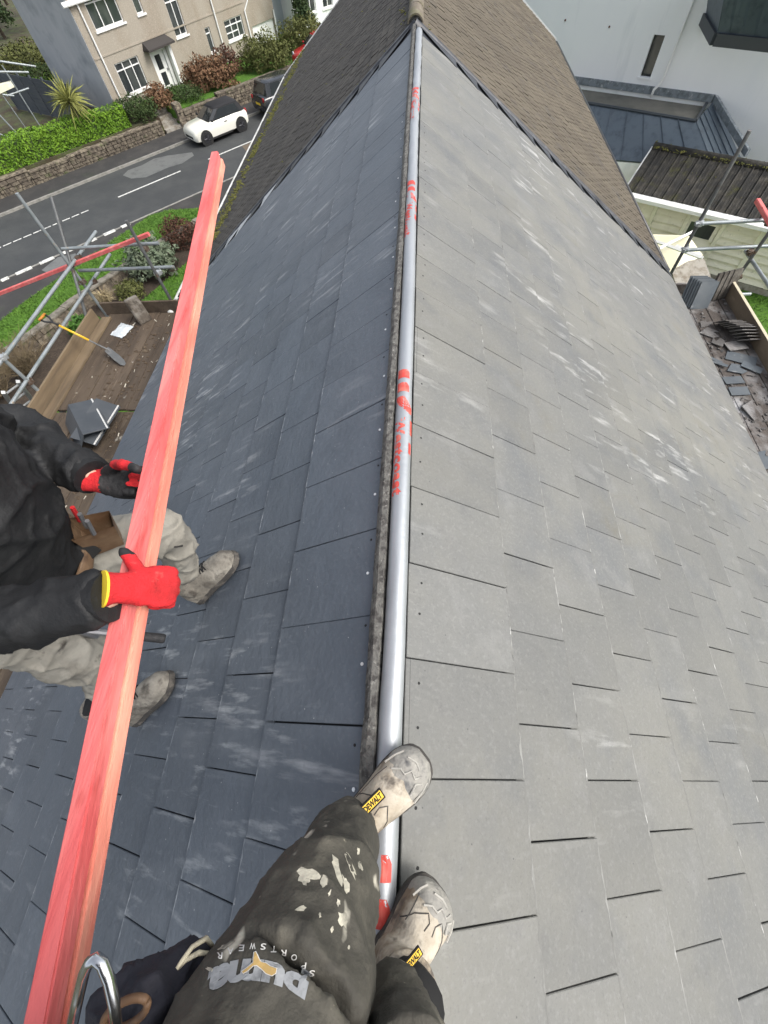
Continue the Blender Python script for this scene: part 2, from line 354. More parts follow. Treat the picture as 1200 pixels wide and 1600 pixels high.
# ================================================================ THE NEIGHBOUR'S OLD ROOF
m_old_shaded = mat('shaded brown tile', (.040, .036, .032), .9, [((.07, .064, .055), 2.2, .45, .7), ((.10, .10, .085), 30, .58, .72), ((.03, .027, .024), 7, .5, .7)], [(70, .6)])  # same brown tile, darkened in colour for the slope turned from the sun
m_old_lit = mat('sunlit brown tile', (.085, .070, .050), .95, [((.125, .105, .075), 1.6, .4, .7), ((.075, .066, .055), 3.5, .55, .72, (1, .5, 1)), ((.19, .17, .135), 35, .6, .75)], [(70, .6)])  # same tile painted lighter for the slope facing the sun
nb = thing('neighbouring_house', (0, 12, -8.3), 'adjoining house with old weathered brown tiled roof and mossy ridge beyond the new slates', 'house')
NY0, NY1 = YE+.075, 17.6; NS = {1: 4.62, -1: 5.1}
for sd_ in (1, -1):
    b = MB(); g2, w2, t2 = .125, .17, .015; rows = int(NS[sd_]/g2); nc = int((NY1-NY0)/w2)
    for r in range(rows):
        s1 = (r+1)*g2+.02; s0 = s1-g2-.03
        for c in range(nc+1):
            y0 = NY0+c*w2; y1 = min(y0+w2-.02, NY1)
            if y1-y0 < .03: continue
            l = random.uniform(-.003, .003); e = random.uniform(-.006, .006); l2 = l+random.uniform(-.002, .002)
            q = [rp(sd_, s0, y0, .002), rp(sd_, s0, y1, .002), rp(sd_, s1+e, y1, t2+l2), rp(sd_, s1+e, y0, t2+l), rp(sd_, s1+e, y1, -.004), rp(sd_, s1+e, y0, -.004), rp(sd_, s0, y0, -.012), rp(sd_, s0, y1, -.012)]
            fs = [(0,1,2,3),(3,2,4,5),(0,3,5,6),(2,1,7,4)]
            b.add(q, [f[::-1] for f in fs] if sd_ > 0 else fs)
    b.build('tile', m_old_lit if sd_ > 0 else m_old_shaded, nb, kind='stuff')
    b = MB(); q = [rp(sd_, 0, NY0, -.02), rp(sd_, NS[sd_], NY0, -.02), rp(sd_, NS[sd_], NY1, -.02), rp(sd_, 0, NY1, -.02)]
    b.add(q+[p-V((0, 0, .12)) for p in q], [(0,1,2,3),(7,6,5,4),(0,4,5,1),(1,5,6,2),(2,6,7,3),(3,7,4,0)] if sd_ > 0 else [(3,2,1,0),(4,5,6,7),(1,5,4,0),(2,6,5,1),(3,7,6,2),(0,4,7,3)])
    b.build('roof_deck', m_black, nb)
m_ridge = mat('lichened ridge tile', (.15, .125, .095), .95, [((.24, .22, .17), 9, .5, .7), ((.10, .11, .03), 4, .5, .65, None, .7)], [(50, .6)])
rt = MB(); pr = [(math.sin(a)*.085, math.cos(a)*.085-.06) for a in [R(-78+156*j/8) for j in range(9)]]; pr2 = [(x*.86, z*.86-.01) for x, z in pr[::-1]]
rt.prism(pr+pr2, 0, .44, Matrix(((1,0,0,0),(0,0,1,0),(0,1,0,0),(0,0,0,1)))); rtm = rt.mesh('ridge_tile', m_ridge, smooth=40)
y = NY0-.005
while y < NY1-.3:
    link('ridge_tile', rtm, nb, M=Matrix.Translation((random.uniform(-.006, .006), y, .022+random.uniform(-.005, .005)))).matrix_parent_inverse = PM[nb.name].inverted(); y += .452
m_moss = mat('moss', (.105, .105, .022), 1., [((.17, .16, .04), 30, .45, .65), ((.04, .05, .012), 12, .5, .7)], [(90, .8)])
b = MB()
def tuft(p, r, n=5):
    for _ in range(n):
        q = p+V((random.gauss(0, r), random.gauss(0, r), random.uniform(-.2, .3)*r)); rr = r*random.uniform(.35, .8)
        b.ball(q, (rr, rr, rr*.5), 6, 4)
for k in range(1200):
    y = random.uniform(NY0+.8, NY1-.1); s = 4.30+random.gauss(0, .13)+.1*noise.noise(V((y, 0, 0))); 
    if noise.noise(V((y*1.2, 5, 0))) > -.25: tuft(rp(-1, s, y, .012), random.uniform(.014, .034), 3)
for k in range(150):
    y = random.uniform(NY0, NY1); tuft(rp(random.choice((-1, -1, 1)), abs(random.gauss(.12, .1)), y, .02), random.uniform(.01, .024), 2)
for k in range(160):
    y = random.uniform(NY0, NY1); tuft(rp(-1, random.uniform(.3, 4.9), y, .012), random.uniform(.006, .016), 2)
b.build('moss', m_moss, nb, kind='stuff')
b = MB(); b.tube([(0, NY0+.02, -.04), (0, NY1, -.04)], .075, 8); b.build('mortar_bed', m_edge, nb)
b = MB(); e = rp(-1, NS[-1]+.05, 0, -.03); b.tube([(e.x, NY0-.3, e.z), (e.x, NY1, e.z)], .055, 8); b.build('gutter', mat('white gutter', (.74, .74, .70), .45, [((.5, .5, .44), 6, .45, .7)]), nb, smooth=True)
b = MB(); e = rp(1, NS[1]+.05, 0, -.035); b.tube([(e.x, NY0, e.z), (e.x, NY1, e.z)], .05, 8); b.build('gutter', MATS['black plastic gutter'], nb, smooth=True)
for sd_ in (1, -1):
    b = MB(); q = [rp(sd_, 0, NY1, .03), rp(sd_, NS[sd_], NY1, .03), rp(sd_, NS[sd_], NY1, -.16), rp(sd_, 0, NY1, -.16)]
    b.add(q+[p+V((0, .05, 0)) for p in q], [(0,1,2,3),(7,6,5,4),(0,4,5,1),(1,5,6,2),(2,6,7,3),(3,7,4,0)] if sd_ < 0 else [(3,2,1,0),(4,5,6,7),(1,5,4,0),(2,6,5,1),(3,7,6,2),(0,4,7,3)])
    b.build('bargeboard', MATS['white upvc'], nb)
b = MB(); b.box((-3.9, YE+.0, -8.9), (3.3, NY1-.2, -3.1)); b.add([(-3.9, NY1-.2, -3.1), (3.3, NY1-.2, -3.1), (0, NY1-.2, -.2), (-3.9, NY1-.3, -3.1), (3.3, NY1-.3, -3.1), (0, NY1-.3, -.2)], [(0,2,1),(3,4,5),(0,1,4,3),(1,2,5,4),(2,0,3,5)])
b.build('wall', m_render_own, nb)
b = MB(); e = rp(-1, 4.95, 0); b.box((-4.05, NY0, -3.08), (-3.99, NY1, -2.9)); b.build('fascia', MATS['white upvc'], nb)

# ================================================================ GROUND, ROAD, GARDENS
D2 = V((.70711, .70711, 0)); N2 = V((-.70711, .70711, 0))
def rd(t, n, z): return D2*t+N2*n+V((0, 0, z))
def struct(name, b, m, **k): return b.build(name, m, kind='structure', **k)
def sheet(pts): b = MB(); a = sum(pts[i].x*pts[(i+1) % len(pts)].y-pts[(i+1) % len(pts)].x*pts[i].y for i in range(len(pts))); b.add(pts if a > 0 else pts[::-1], [tuple(range(len(pts)))]); return b
def slab(pts, h):
    b = MB(); z = pts[0].z; b.prism([(p.x, p.y) for p in pts], z-h, z); return b
m_grass = mat('lawn grass', (.055, .145, .006), .9, [((.085, .20, .01), 1.1, .4, .7), ((.035, .095, .005), 9, .45, .65), ((.12, .2, .025), 40, .55, .75)], [(30, .9), (140, .8)])
m_rough = mat('rough ground', (.06, .065, .03), .95, [((.05, .035, .02), .5, .4, .6), ((.08, .11, .025), 1.2, .5, .7)], [(12, .8)])
m_soil = mat('garden soil', (.045, .032, .022), 1., [((.075, .055, .038), 8, .45, .7), ((.02, .015, .01), 20, .5, .7), ((.2, .17, .13), 14, .08, .05, None, .8, 'spots')], [(25, 1.)])
m_asph = mat('worn asphalt', (.040, .043, .044), .72, [((.056, .059, .058), .7, .4, .65), ((.035, .037, .038), 2.5, .5, .7, (1, 1, 1), .5), ((.10, .10, .10), 60, .55, .75)], [(90, .5)])
m_asph2 = mat('dark footpath asphalt', (.034, .033, .032), .85, [((.055, .052, .048), 1.2, .45, .7), ((.03, .045, .02), .9, .6, .75, None, .5)], [(90, .5)])
m_patch = mat('pale wet asphalt', (.14, .145, .14), .55, [((.085, .088, .088), 3, .5, .7)], [(90, .4)])
m_line = mat('white road paint', (.62, .62, .58), .7, [((.18, .18, .18), 11, .52, .7)])
m_kerb = mat('concrete kerb', (.27, .26, .235), .85, [((.15, .15, .13), 4, .45, .7)], [(60, .4)])
m_conc = mat('stained concrete', (.33, .31, .27), .9, [((.2, .17, .13), 3, .45, .65), ((.12, .10, .075), 7, .55, .72)], [(50, .5)])
struct('ground', sheet([V((-250, -250, -9.0)), V((250, -250, -9.0)), V((250, 250, -9.0)), V((-250, 250, -9.0))]), m_rough)
b = MB(); b.prism([(rd(t, n, 0).x, rd(t, n, 0).y) for t, n in ((-60, 26.2), (110, 26.2), (110, 33.), (-60, 33.))], -8.99, -8.8); struct('road', b, m_asph)
b = MB(); b.prism([(rd(t, n, 0).x, rd(t, n, 0).y) for t, n in ((-60, 33.13), (110, 33.13), (110, 35.1), (-60, 35.1))], -8.99, -8.7); struct('pavement', b, m_asph2)
b = MB(); b.prism([(rd(t, n, 0).x, rd(t, n, 0).y) for t, n in ((-60, 21.5), (110, 21.5), (110, 26.07), (-60, 26.07))], -8.99, -8.715); struct('pavement', b, m_asph2)
b = MB()
for n0 in (33., 26.07):
    t = -30.
    while t < 70:
        L = .91; M = frame(rd(t, n0, -8.99), D2, (0, 0, 1)); b.box((0.004, 0, 0), (L-.004, .13, .30 if n0 > 30 else .285), M=M); t += L
struct('kerb', b, m_kerb)
def strip(t0, t1, n, w_, z=-8.796): return sheet([rd(t0, n-w_/2, z), rd(t1, n-w_/2, z), rd(t1, n+w_/2, z), rd(t0, n+w_/2, z)])
for t0, t1 in ((6.05, 9.95), (11.8, 15.7), (17.6, 21.5), (-3.9, -1.2), (-.8, 4.1)):
    if t0 > 5: struct('road_marking', strip(t0, t1, 29.65, .13), m_line)
    else:
        tt = t0
        while tt < t1: struct('road_marking', strip(tt, tt+.42, 29.6, .1), m_line); tt += .52
for (xa, ya), (xb, yb) in (((0,436),(12,432)), ((25,429),(50,418)), ((63,413),(86,404)), ((100,397),(117,392)), ((144,378),(153,375)), ((164,369),(184,363)), ((193,358),(206,352))):
    ta, tb = at(xa, ya, -8.7).dot(D2), at(xb, yb, -8.7).dot(D2)
    b = MB(); M = frame(rd(ta, 26.02, -8.8), D2, (0, 0, 1)); b.box((0, -.06, 0), (tb-ta, .19, .112), M=M); struct('road_marking', b, m_line, bevel=.01)
pp = [at(x, y, -8.796) for x, y in ((192,274), (200,266), (222,258), (240,248), (262,243), (300,238), (303,243), (285,255), (262,262), (228,277), (205,279))]
struct('road_patch', sheet(pp), m_patch)
struct('road_patch', sheet([at(x, y, -8.711) for x, y in ((65,422), (90,402), (118,396), (122,408), (95,416), (78,428))]), m_patch)
struct('road_patch', sheet([at(x, y, -8.796) for x, y in ((378,228), (398,221), (400,233), (384,236))]), mat('brown iron cover', (.13, .10, .07), .8))
# near garden: lawn, retaining wall, soil bed, strip of lawn
lawn = [at(x, y, -8.55) for x, y in ((-40,560), (0,502), (40,470), (90,436), (128,412), (170,380), (214,350), (236,336), (260,329), (290,326), (345,324), (420,330), (300,400), (266,392), (200,440), (124,494), (48,560))]
struct('lawn', slab(lawn, .4), m_grass)
gw = [V((-15.6, 11.0)), V((-14.69, 12.63)), V((-13.74, 14.94)), V((-12.55, 17.0)), V((-11.25, 19.21)), V((-10.2, 20.6))]
bed = [V((p.x, p.y, -8.45)) for p in gw]+[V((-3.9, 20.6, -8.45)), V((-3.9, -4, -8.45)), V((-15.6, -4, -8.45))]
struct('soil', slab(bed, .5), m_soil)
sl = [at(x, y, -8.4) for x, y in ((226,466), (262,435), (290,412), (340,370), (350,470), (240,640), (120,800), (30,760), (52,652), (85,612), (140,540), (185,500))]
struct('lawn', slab(sl, .3), m_grass)
# opposite side: raised gardens
b = MB(); b.prism([(rd(t, n, 0).x, rd(t, n, 0).y) for t, n in ((-40, 35.3), (11.9, 35.3), (11.9, 95), (-40, 95))], -8.99, -7.95)
struct('terrain', b, m_rough)
b = MB(); b.prism([(rd(t, n, 0).x, rd(t, n, 0).y) for t, n in ((13.0, 35.3), (90, 35.3), (90, 62), (26, 62), (14, 46), (11.9, 44), (11.9, 37.2), (13.0, 37.2))], -8.99, -7.9)
struct('lawn', b, m_grass)
b = MB()
for k in range(4): b.prism([(rd(t, n, 0).x, rd(t, n, 0).y) for t, n in ((11.9, 35.1+.5*k), (13., 35.1+.5*k), (13., 37.3), (11.9, 37.3))], -8.99, -8.55+.19*k-.002*k)
struct('path', b, m_conc)
# right hand side garden
struct('lawn', slab([V(p) for p in ((3.6, -10, -8.3), (30, -10, -8.3), (30, 40, -8.3), (-2, 40, -8.3), (-2, 17.7, -8.3), (3.6, 17.7, -8.3))], .5), m_grass)

# ---------------------------------------------------------------- walls of stone
m_stone = mat('brown walling stone', (.14, .115, .088), .95, [((.27, .23, .17), 4.5, .45, .62), ((.055, .046, .036), 5.5, .48, .66), ((.10, .12, .05), 2, .58, .75)], [(30, .8)], rand=.2)
def stone_wall(name, label, t0, t1, n, zb, ztop, th=.36, seed=1, group=None):
    rnd = random.Random(seed); o = thing(name, rd((t0+t1)/2, n+th/2, zb), label, 'wall', group)
    core = MB(); b = MB(); cap = MB(); t = t0
    M0 = frame(rd(0, n, 0), D2, (0, 0, 1))
    for ta, tb, zt in ztop:
        core.box((ta, .03, zb), (tb, th-.03, zt-.07), M=M0); z = zb
        while z < zt-.1:
            h = min(rnd.uniform(.12, .2), zt-.07-z); t = ta
            while t < tb-.05:
                L = min(rnd.uniform(.22, .6), tb-t); e = rnd.uniform(-.03, .03)
                b.box((t+.016, -.03+e, z+.014), (t+L-.016, th/2, z+h-.01), M=M0); b.box((t+.012, th/2+.002, z+.01), (t+L-.012, th+.01-e, z+h-.008), M=M0); t += L
            z += h
        t = ta
        while t < tb-.05:
            L = min(rnd.uniform(.5, .9), tb-t); cap.box((t+.006, -.05, zt-.065), (t+L-.006, th+.04, zt+rnd.uniform(-.01, .02)), M=M0); t += L
    core.build('core', m_soil, o); b.build('stone', m_stone, o, kind='stuff'); cap.build('coping', m_stone, o); return o
stone_wall('garden_wall', 'long stepped stone wall below the bright green hedge', -12, 11.7, 35., -8.75, [(-12, -3, -8.0), (-3, 1.6, -7.97), (1.6, 3.3, -7.97), (3.3, 5.65, -8.1), (5.65, 7.9, -8.06), (7.9, 11.7, -8.02)], seed=4)
stone_wall('garden_wall', 'low stone wall behind the parked white convertible', 13.4, 60, 35., -8.75, [(13.4, 16, -7.95), (16, 24, -7.8), (24, 60, -7.7)], seed=9)
o = thing('gate_pillar', rd(13.2, 35.2, -8.7), 'square stone gate pillar beside the front path', 'pillar')
b = MB(); M0 = frame(rd(13.0, 35., 0), D2, (0, 0, 1)); rnd = random.Random(3)
for k in range(8):
    b.box((rnd.uniform(-.02, .02), rnd.uniform(-.02, .02), -8.7+.14*k), (.40+rnd.uniform(-.02, .02), .55+rnd.uniform(-.02, .02), -8.7+.14*k+.128), M=M0)
b.build('stone', m_stone, o, kind='stuff')
o = thing('boundary_wall', (-12.5, 15, -8.5), 'low rough stone wall between the front lawn and the soil bed', 'wall')
b = MB(); c2 = MB(); rnd = random.Random(5)
for i in range(len(gw)-1):
    p, q = V((*gw[i], 0)), V((*gw[i+1], 0)); L = (q-p).length; M0 = frame((p.x, p.y, 0), q-p, (0, 0, 1)); t = 0
    for z in (-8.55, -8.36, -8.18):
        t = 0
        while t < L-.04:
            l = min(rnd.uniform(.2, .5), L-t); b.box((t+.008, -.12+rnd.uniform(-.025, .025), z), (t+l-.008, .14+rnd.uniform(-.025, .025), z+.18), M=M0); t += l
    t = 0
    while t < L-.04: l = min(rnd.uniform(.3, .6), L-t); c2.box((t+.005, -.15, -7.995), (t+l-.005, .17, -7.93+rnd.uniform(-.02, .02)), M=M0); t += l
b.build('stone', m_stone, o, kind='stuff'); c2.build('coping', mat('lichened coping', (.21, .19, .155), .95, [((.10, .09, .07), 4, .45, .65)], [(40, .7)]), o)

# ---------------------------------------------------------------- plants
def leaf_mat(name, a, b_, c): return mat(name, a, .75, [(b_, 2.2, .42, .62), (c, 9, .5, .68), (tuple(x*1.5 for x in b_), 31, .55, .72)], (), spec=.3)
def leaves(b, n, pos, size, rnd, up=.3, long=1.6):
    for _ in range(n):
        p, nr = pos(rnd); s = size*rnd.uniform(.6, 1.3)
        d = V((rnd.gauss(0, 1), rnd.gauss(0, 1), rnd.gauss(0, 1)))+nr*1.1+V((0, 0, up)); d.normalize()
        a = d.orthogonal().normalized(); a = Matrix.Rotation(rnd.uniform(0, 6.28), 3, d) @ a; c = d.cross(a)
        b.add([p-a*s*long*.5, p+c*s*.45-a*.1*s, p+a*s*long*.5+d*s*.25, p-c*s*.45-a*.1*s], [(0, 1, 2, 3)])
def blob_pos(c, r, lump=.25, fr=1.3, low=-.35, seed=0):
    def f(rnd):
        while True:
            d = V((rnd.gauss(0, 1), rnd.gauss(0, 1), rnd.gauss(0, 1))).normalized()
            if d.z > low: break
        k = 1+lump*noise.noise(d*fr*2+V((seed, seed*3.1, 0)))*1.6; rr = (rnd.random()**.22)*k
        return V((c[0]+d.x*r[0]*rr, c[1]+d.y*r[1]*rr, c[2]+d.z*r[2]*rr)), d
    return f
def bush(name, label, cat, base, r, n, size, m, seed, stems=7, lump=.3, group=None, fr=1.3, long=1.6):
    rnd = random.Random(seed); o = thing(name, base, label, cat, group); c = V(base)+V((0, 0, r[2]*.42))
    b = MB(); leaves(b, n, blob_pos(c, (r[0], r[1], r[2]*.62), lump, fr, -.6, seed), size, rnd, long=long); b.build('foliage', m, o)
    b = MB()
    for k in range(stems):
        a = rnd.uniform(0, 6.28); e = V(base)+V((math.cos(a)*r[0]*.6, math.sin(a)*r[1]*.6, r[2]*rnd.uniform(.5, .8))); mid = V(base)+V((math.cos(a)*r[0]*.15, math.sin(a)*r[1]*.15, r[2]*.35))
        b.tube([base, mid, e], [.035, .022, .008], 5)
    b.build('stem', m_bark, o); return o
m_bark = mat('dark bark', (.06, .045, .03), .95, [((.1, .08, .06), 9, .5, .7)], [(40, .6)])
m_hedge = leaf_mat('bright hedge leaf', (.10, .20, .015), (.17, .30, .025), (.06, .13, .012)); m_green = leaf_mat('dark green leaf', (.035, .062, .018), (.06, .09, .025), (.02, .035, .012))
m_brown = leaf_mat('withered brown leaf', (.15, .075, .04), (.21, .12, .065), (.075, .055, .03)); m_rust = leaf_mat('rusty heather', (.075, .032, .022), (.11, .05, .03), (.05, .035, .02))
m_sage = leaf_mat('grey green leaf', (.12, .155, .10), (.19, .22, .15), (.055, .085, .04)); m_fern = leaf_mat('fern leaf', (.05, .13, .02), (.08, .18, .03), (.03, .07, .015))
m_conif = leaf_mat('conifer needle', (.025, .048, .018), (.05, .075, .022), (.015, .028, .012)); m_straw = leaf_mat('dry straw', (.27, .21, .12), (.35, .29, .17), (.15, .11, .06))
m_yell = leaf_mat('yellow green leaf', (.19, .2, .05), (.3, .3, .09), (.11, .13, .04)); m_olive = leaf_mat('olive leaf', (.085, .095, .025), (.12, .13, .04), (.05, .06, .018))
# the clipped hedge: top and front faces leafy, uneven
rnd = random.Random(11)
o = thing('hedge', rd(3, 36.1, -8.0), 'long clipped bright green hedge on top of the stone wall', 'hedge')
b = MB()
def hz(t): return -6.78-.03*(t-3)+.05*math.sin(t*1.9)
def hpos(r):
    t = r.uniform(-9, 10.0); f = r.random()
    if f < .62: return rd(t, 35.4+.07*noise.noise(V((t*2, 1, r.random())))+r.uniform(0, .08), r.uniform(-7.98, hz(t))), -N2
    if f < .9: return rd(t, 35.4+r.random()*1.1, hz(t)+r.uniform(-.08, .03)), V((0, 0, 1))
    return rd(10.0+r.uniform(-.1, .05), 35.4+r.random()*1.1, r.uniform(-7.95, hz(10))), D2
leaves(b, 15000, hpos, .085, rnd); b.build('foliage', m_hedge, o)
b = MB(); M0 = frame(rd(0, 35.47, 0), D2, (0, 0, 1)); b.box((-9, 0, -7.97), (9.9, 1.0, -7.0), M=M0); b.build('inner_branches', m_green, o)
bush('conifer_bush', 'dark rounded bush at the end of the clipped hedge', 'bush', rd(10.9, 36.0, -8.0), (1.3, .8, 1.15), 3600, .07, m_green, 21)
bush('hydrangea', 'large withered brown hydrangea under the facade of the rendered house', 'bush', rd(16.6, 36.7, -7.95), (1.75, .95, 1.4), 4200, .11, m_brown, 22, lump=.4)
bush('hydrangea', 'small withered brown hydrangea below the ground floor window', 'bush', rd(12.75, 36.6, -7.95), (.9, .7, 1.1), 1300, .1, m_brown, 23)
bush('juniper', 'low spreading dark green juniper beside the front door', 'bush', rd(14.3, 36.4, -7.95), (1.4, .9, .75), 2400, .07, m_green, 24, lump=.45)
bush('shrub', 'dark purple brown shrub beside the white downpipe', 'bush', rd(18.6, 37.6, -7.95), (.95, .8, 1.5), 1500, .09, m_rust, 25)
bush('laurel', 'big rounded green shrub in front of the white garage door', 'bush', rd(21.0, 36.5, -7.95), (1.7, 1.2, 1.6), 4800, .1, m_olive, 26, lump=.35)
bush('laurel', 'broad olive green shrub near the red car', 'bush', rd(24.6, 36.6, -7.9), (2.0, 1.3, 1.75), 4600, .1, m_olive, 27, lump=.35)
bush('shrub', 'leafy green shrub inside the front gate', 'bush', rd(12.4, 37.4, -8.2), (.55, .45, .5), 900, .08, m_green, 28)
def pz(x, y, z): p = at(x, y, z); return (p.x, p.y, z)
bush('shrub', 'grey green rounded shrub in the bed under the scaffold', 'bush', pz(243, 425, -8.4), (1.05, .95, 1.15), 2600, .1, m_sage, 31, lump=.4)
bush('heather', 'rusty red brown heather at the corner of the front lawn', 'bush', pz(287, 382, -8.45), (.85, .75, 1.0), 2600, .06, m_rust, 32)
bush('shrub', 'small mossy green shrub behind the boundary wall', 'bush', pz(208, 462, -8.4), (.6, .5, .55), 1100, .06, m_olive, 33)
bush('fern', 'bright green fern growing beside the scaffold boards', 'plant', pz(143, 520, -8.4), (.62, .55, .6), 700, .13, m_fern, 34, long=2.6)
rnd = random.Random(35)
def grass_tuft(name, label, base, r, h, n, m, seed, wd=.012, droop=.5):
    rnd = random.Random(seed); o = thing(name, base, label, 'plant'); b = MB(); B0 = V(base)
    for k in range(n):
        a = rnd.uniform(0, 6.28); l = rnd.uniform(.5, 1); rr = r*rnd.uniform(.3, 1); d = V((math.cos(a), math.sin(a), 0)); s = V((-d.y, d.x, 0))*wd
        p0 = B0+d*rr*.15; p1 = B0+d*rr*.55+V((0, 0, h*l*.75)); p2 = B0+d*rr+V((0, 0, h*l*(1-droop*rnd.random())))
        b.add([p0-s, p0+s, p1-s, p1+s, p2], [(0, 1, 3, 2), (2, 3, 4)])
    b.build('blade', m, o, kind='stuff'); return o
grass_tuft('ornamental_grass', 'dry straw coloured grass tuft in the soil bed', pz(172, 478, -8.42), .55, .75, 320, m_straw, 36)
def twigs(name, label, base, r, h, n, m, seed):
    rnd = random.Random(seed); o = thing(name, base, label, 'bush'); b = MB(); B0 = V(base)
    for k in range(n):
        a = rnd.uniform(0, 6.28); d = V((math.cos(a), math.sin(a), 0)); rr = r*rnd.uniform(.25, 1); hh = h*rnd.uniform(.45, 1)
        pts = [B0+d*.1*rnd.random(), B0+d*rr*.45+V((rnd.gauss(0, .05), rnd.gauss(0, .05), hh*.6)), B0+d*rr+V((rnd.gauss(0, .1), rnd.gauss(0, .1), hh))]
        b.tube(pts, [.011, .008, .003], 4)
        for q in range(3):
            p = pts[1].lerp(pts[2], rnd.random()); b.tube([p, p+V((rnd.gauss(0, .16), rnd.gauss(0, .16), rnd.uniform(.05, .3)))], [.006, .002], 3)
    b.build('twig', m, o, kind='stuff'); return o
m_twig = mat('bare twig', (.17, .13, .075), .9, [((.09, .065, .04), 5, .45, .65)])
twigs('bare_shrub', 'leafless shrub of pale arching twigs behind the ladder', pz(48, 585, -8.45), 1.35, 1.25, 190, m_twig, 37)
twigs('bare_shrub', 'leafless twiggy shrub below the spade handle', pz(8, 620, -8.45), 1.2, 1.1, 120, m_twig, 38)
# cordyline
o = thing('cordyline', rd(8.0, 39.0, -8.0), 'spiky yellow green cordyline palm rising above the hedge', 'palm')
c0 = rd(8.0, 39.0, -8.0); top = at(108, 158, -6.2); b = MB(); b.tube([(top.x, top.y, -8.), (top.x+.03, top.y, -7.2), (top.x, top.y, -6.25)], [.11, .085, .08], 8); b.build('trunk', m_bark, o)
b = MB(); rnd = random.Random(39)
for k in range(170):
    d = V((rnd.gauss(0, 1), rnd.gauss(0, 1), rnd.gauss(.25, .8))).normalized(); L = rnd.uniform(.85, 1.4); s = d.orthogonal().normalized()*.035; dr = V((0, 0, -.28*L*(1-abs(d.z))))
    p0 = top+d*.04; p1 = top+d*L*.5; p2 = top+d*L+dr
    b.add([p0-s*.6, p0+s*.6, p1-s, p1+s, p2], [(0, 1, 3, 2), (2, 3, 4)])
b.build('leaf', m_yell, o, kind='stuff')
# trees and shrubs in the back garden
def tree(name, label, base, h, r, n, size, m, seed, group=None, trunk=.16, conic=False):
    rnd = random.Random(seed); o = thing(name, base, label, 'tree', group); B0 = V(base); b = MB()
    b.tube([B0, B0+V((rnd.gauss(0, .1), rnd.gauss(0, .1), h*.5)), B0+V((rnd.gauss(0, .15), rnd.gauss(0, .15), h*.92))], [trunk, trunk*.7, .03], 7)
    cl = []
    for k in range(14 if not conic else 26):
        a = rnd.uniform(0, 6.28); hh = rnd.uniform(.35 if not conic else .12, 1.)*h; rr = r*(rnd.uniform(.2, .9) if not conic else rnd.uniform(.3, .9)*(1.08-hh/h))
        c = B0+V((math.cos(a)*rr, math.sin(a)*rr, hh)); cl.append((c, r*rnd.uniform(.25, .5)*(1 if not conic else .7))); s0 = B0+V((0, 0, hh*.72)); b.tube([s0, s0.lerp(c, .5)+V((0, 0, .1)), c], [trunk*.4, trunk*.22, .01], 5)
    b.build('trunk', m_bark, o); b = MB()
    for c, q in cl: leaves(b, n//len(cl), blob_pos(c, (q, q, q*(.8 if not conic else 1.3)), .4, 1.5, -1, rnd.random()*9), size, rnd, long=1.8)
    b.build('crown', m, o); return o
tree('conifer', 'dark conifer standing before the pale houses at the far end of the street', tuple(at(476, 62, -7.9)), 4.6, 1.25, 5200, .12, m_conif, 41, conic=True)
for k, (x, y, h, r, m, lab) in enumerate(((8, 60, 3.6, 2.0, m_conif, 'dark evergreen at the back of the garden behind the grey fence'), (40, 25, 4.2, 2.3, m_rust, 'brown bare crowned tree beside the grey gable wall'), (-15, 20, 5, 2.6, m_green, 'tall dark tree in the far corner of the back garden'),
        (12, 8, 4.6, 2.4, m_green, 'leafy dark green tree far behind the grey gable'))):
    p = at(x, y, -7.95); tree('garden_tree', lab, (p.x, p.y, -7.95), h, r, 2600, .16, m, 50+k, 'trees in the back garden')
bush('shrub', 'pale olive shrub on the back lawn', 'bush', pz(44, 105, -7.95), (2.6, 1.8, 1.3), 2600, .13, m_olive, 61)
bush('shrub', 'dark low shrub at the foot of the grey gable', 'bush', pz(75, 128, -7.95), (2.2, .9, .9), 1500, .11, m_green, 62)
bush('hedge_plant', 'bright green low hedge above the grey panel fence', 'hedge', pz(100, 150, -7.95), (3.2, .7, 1.0), 2200, .09, m_hedge, 63)
struct('lawn', sheet([at(x, y, -7.945) for x, y in ((10,95), (80,85), (85,118), (60,128), (20,115))]), mat('olive rough grass', (.055, .062, .02), .95, [((.10, .105, .035), 2, .5, .7), ((.05, .055, .02), 1.3, .5, .7)], [(12, .8)]))

def lawn_blades(name, label, poly, z, n, seed, m):
    rnd = random.Random(seed); b = MB(); xs, ys = [p.x for p in poly], [p.y for p in poly]; k = 0
    def inside(x, y):
        c = False; j = len(poly)-1
        for i in range(len(poly)):
            if (poly[i].y > y) != (poly[j].y > y) and x < (poly[j].x-poly[i].x)*(y-poly[i].y)/(poly[j].y-poly[i].y)+poly[i].x: c = not c
            j = i
        return c
    while k < n:
        x, y = rnd.uniform(min(xs), max(xs)), rnd.uniform(min(ys), max(ys))
        if not inside(x, y): continue
        k += 1; a = rnd.uniform(0, 6.28); d = V((math.cos(a), math.sin(a), 0)); s = V((-d.y, d.x, 0))*.02; h = rnd.uniform(.03, .09)*(1+.6*noise.noise(V((x*1.5, y*1.5, 0)))); p = V((x, y, z-.005))
        b.add([p-s, p+s, p+d*h*.8+V((0, 0, h))], [(0, 1, 2)])
    o = b.build(name, m, kind='stuff'); return tag(o, label, 'grass')
m_blade = mat('grass blade', (.066, .155, .012), .8, [((.105, .215, .02), 3, .45, .65), ((.045, .11, .008), 7, .5, .7), ((.18, .24, .05), 40, .6, .75)])
lawn_blades('grass', 'short bright grass on the front lawn by the road', lawn, -8.55, 26000, 92, m_blade)
lawn_blades('grass', 'strip of short grass between the soil bed and the scaffold', sl, -8.4, 12000, 93, m_blade)
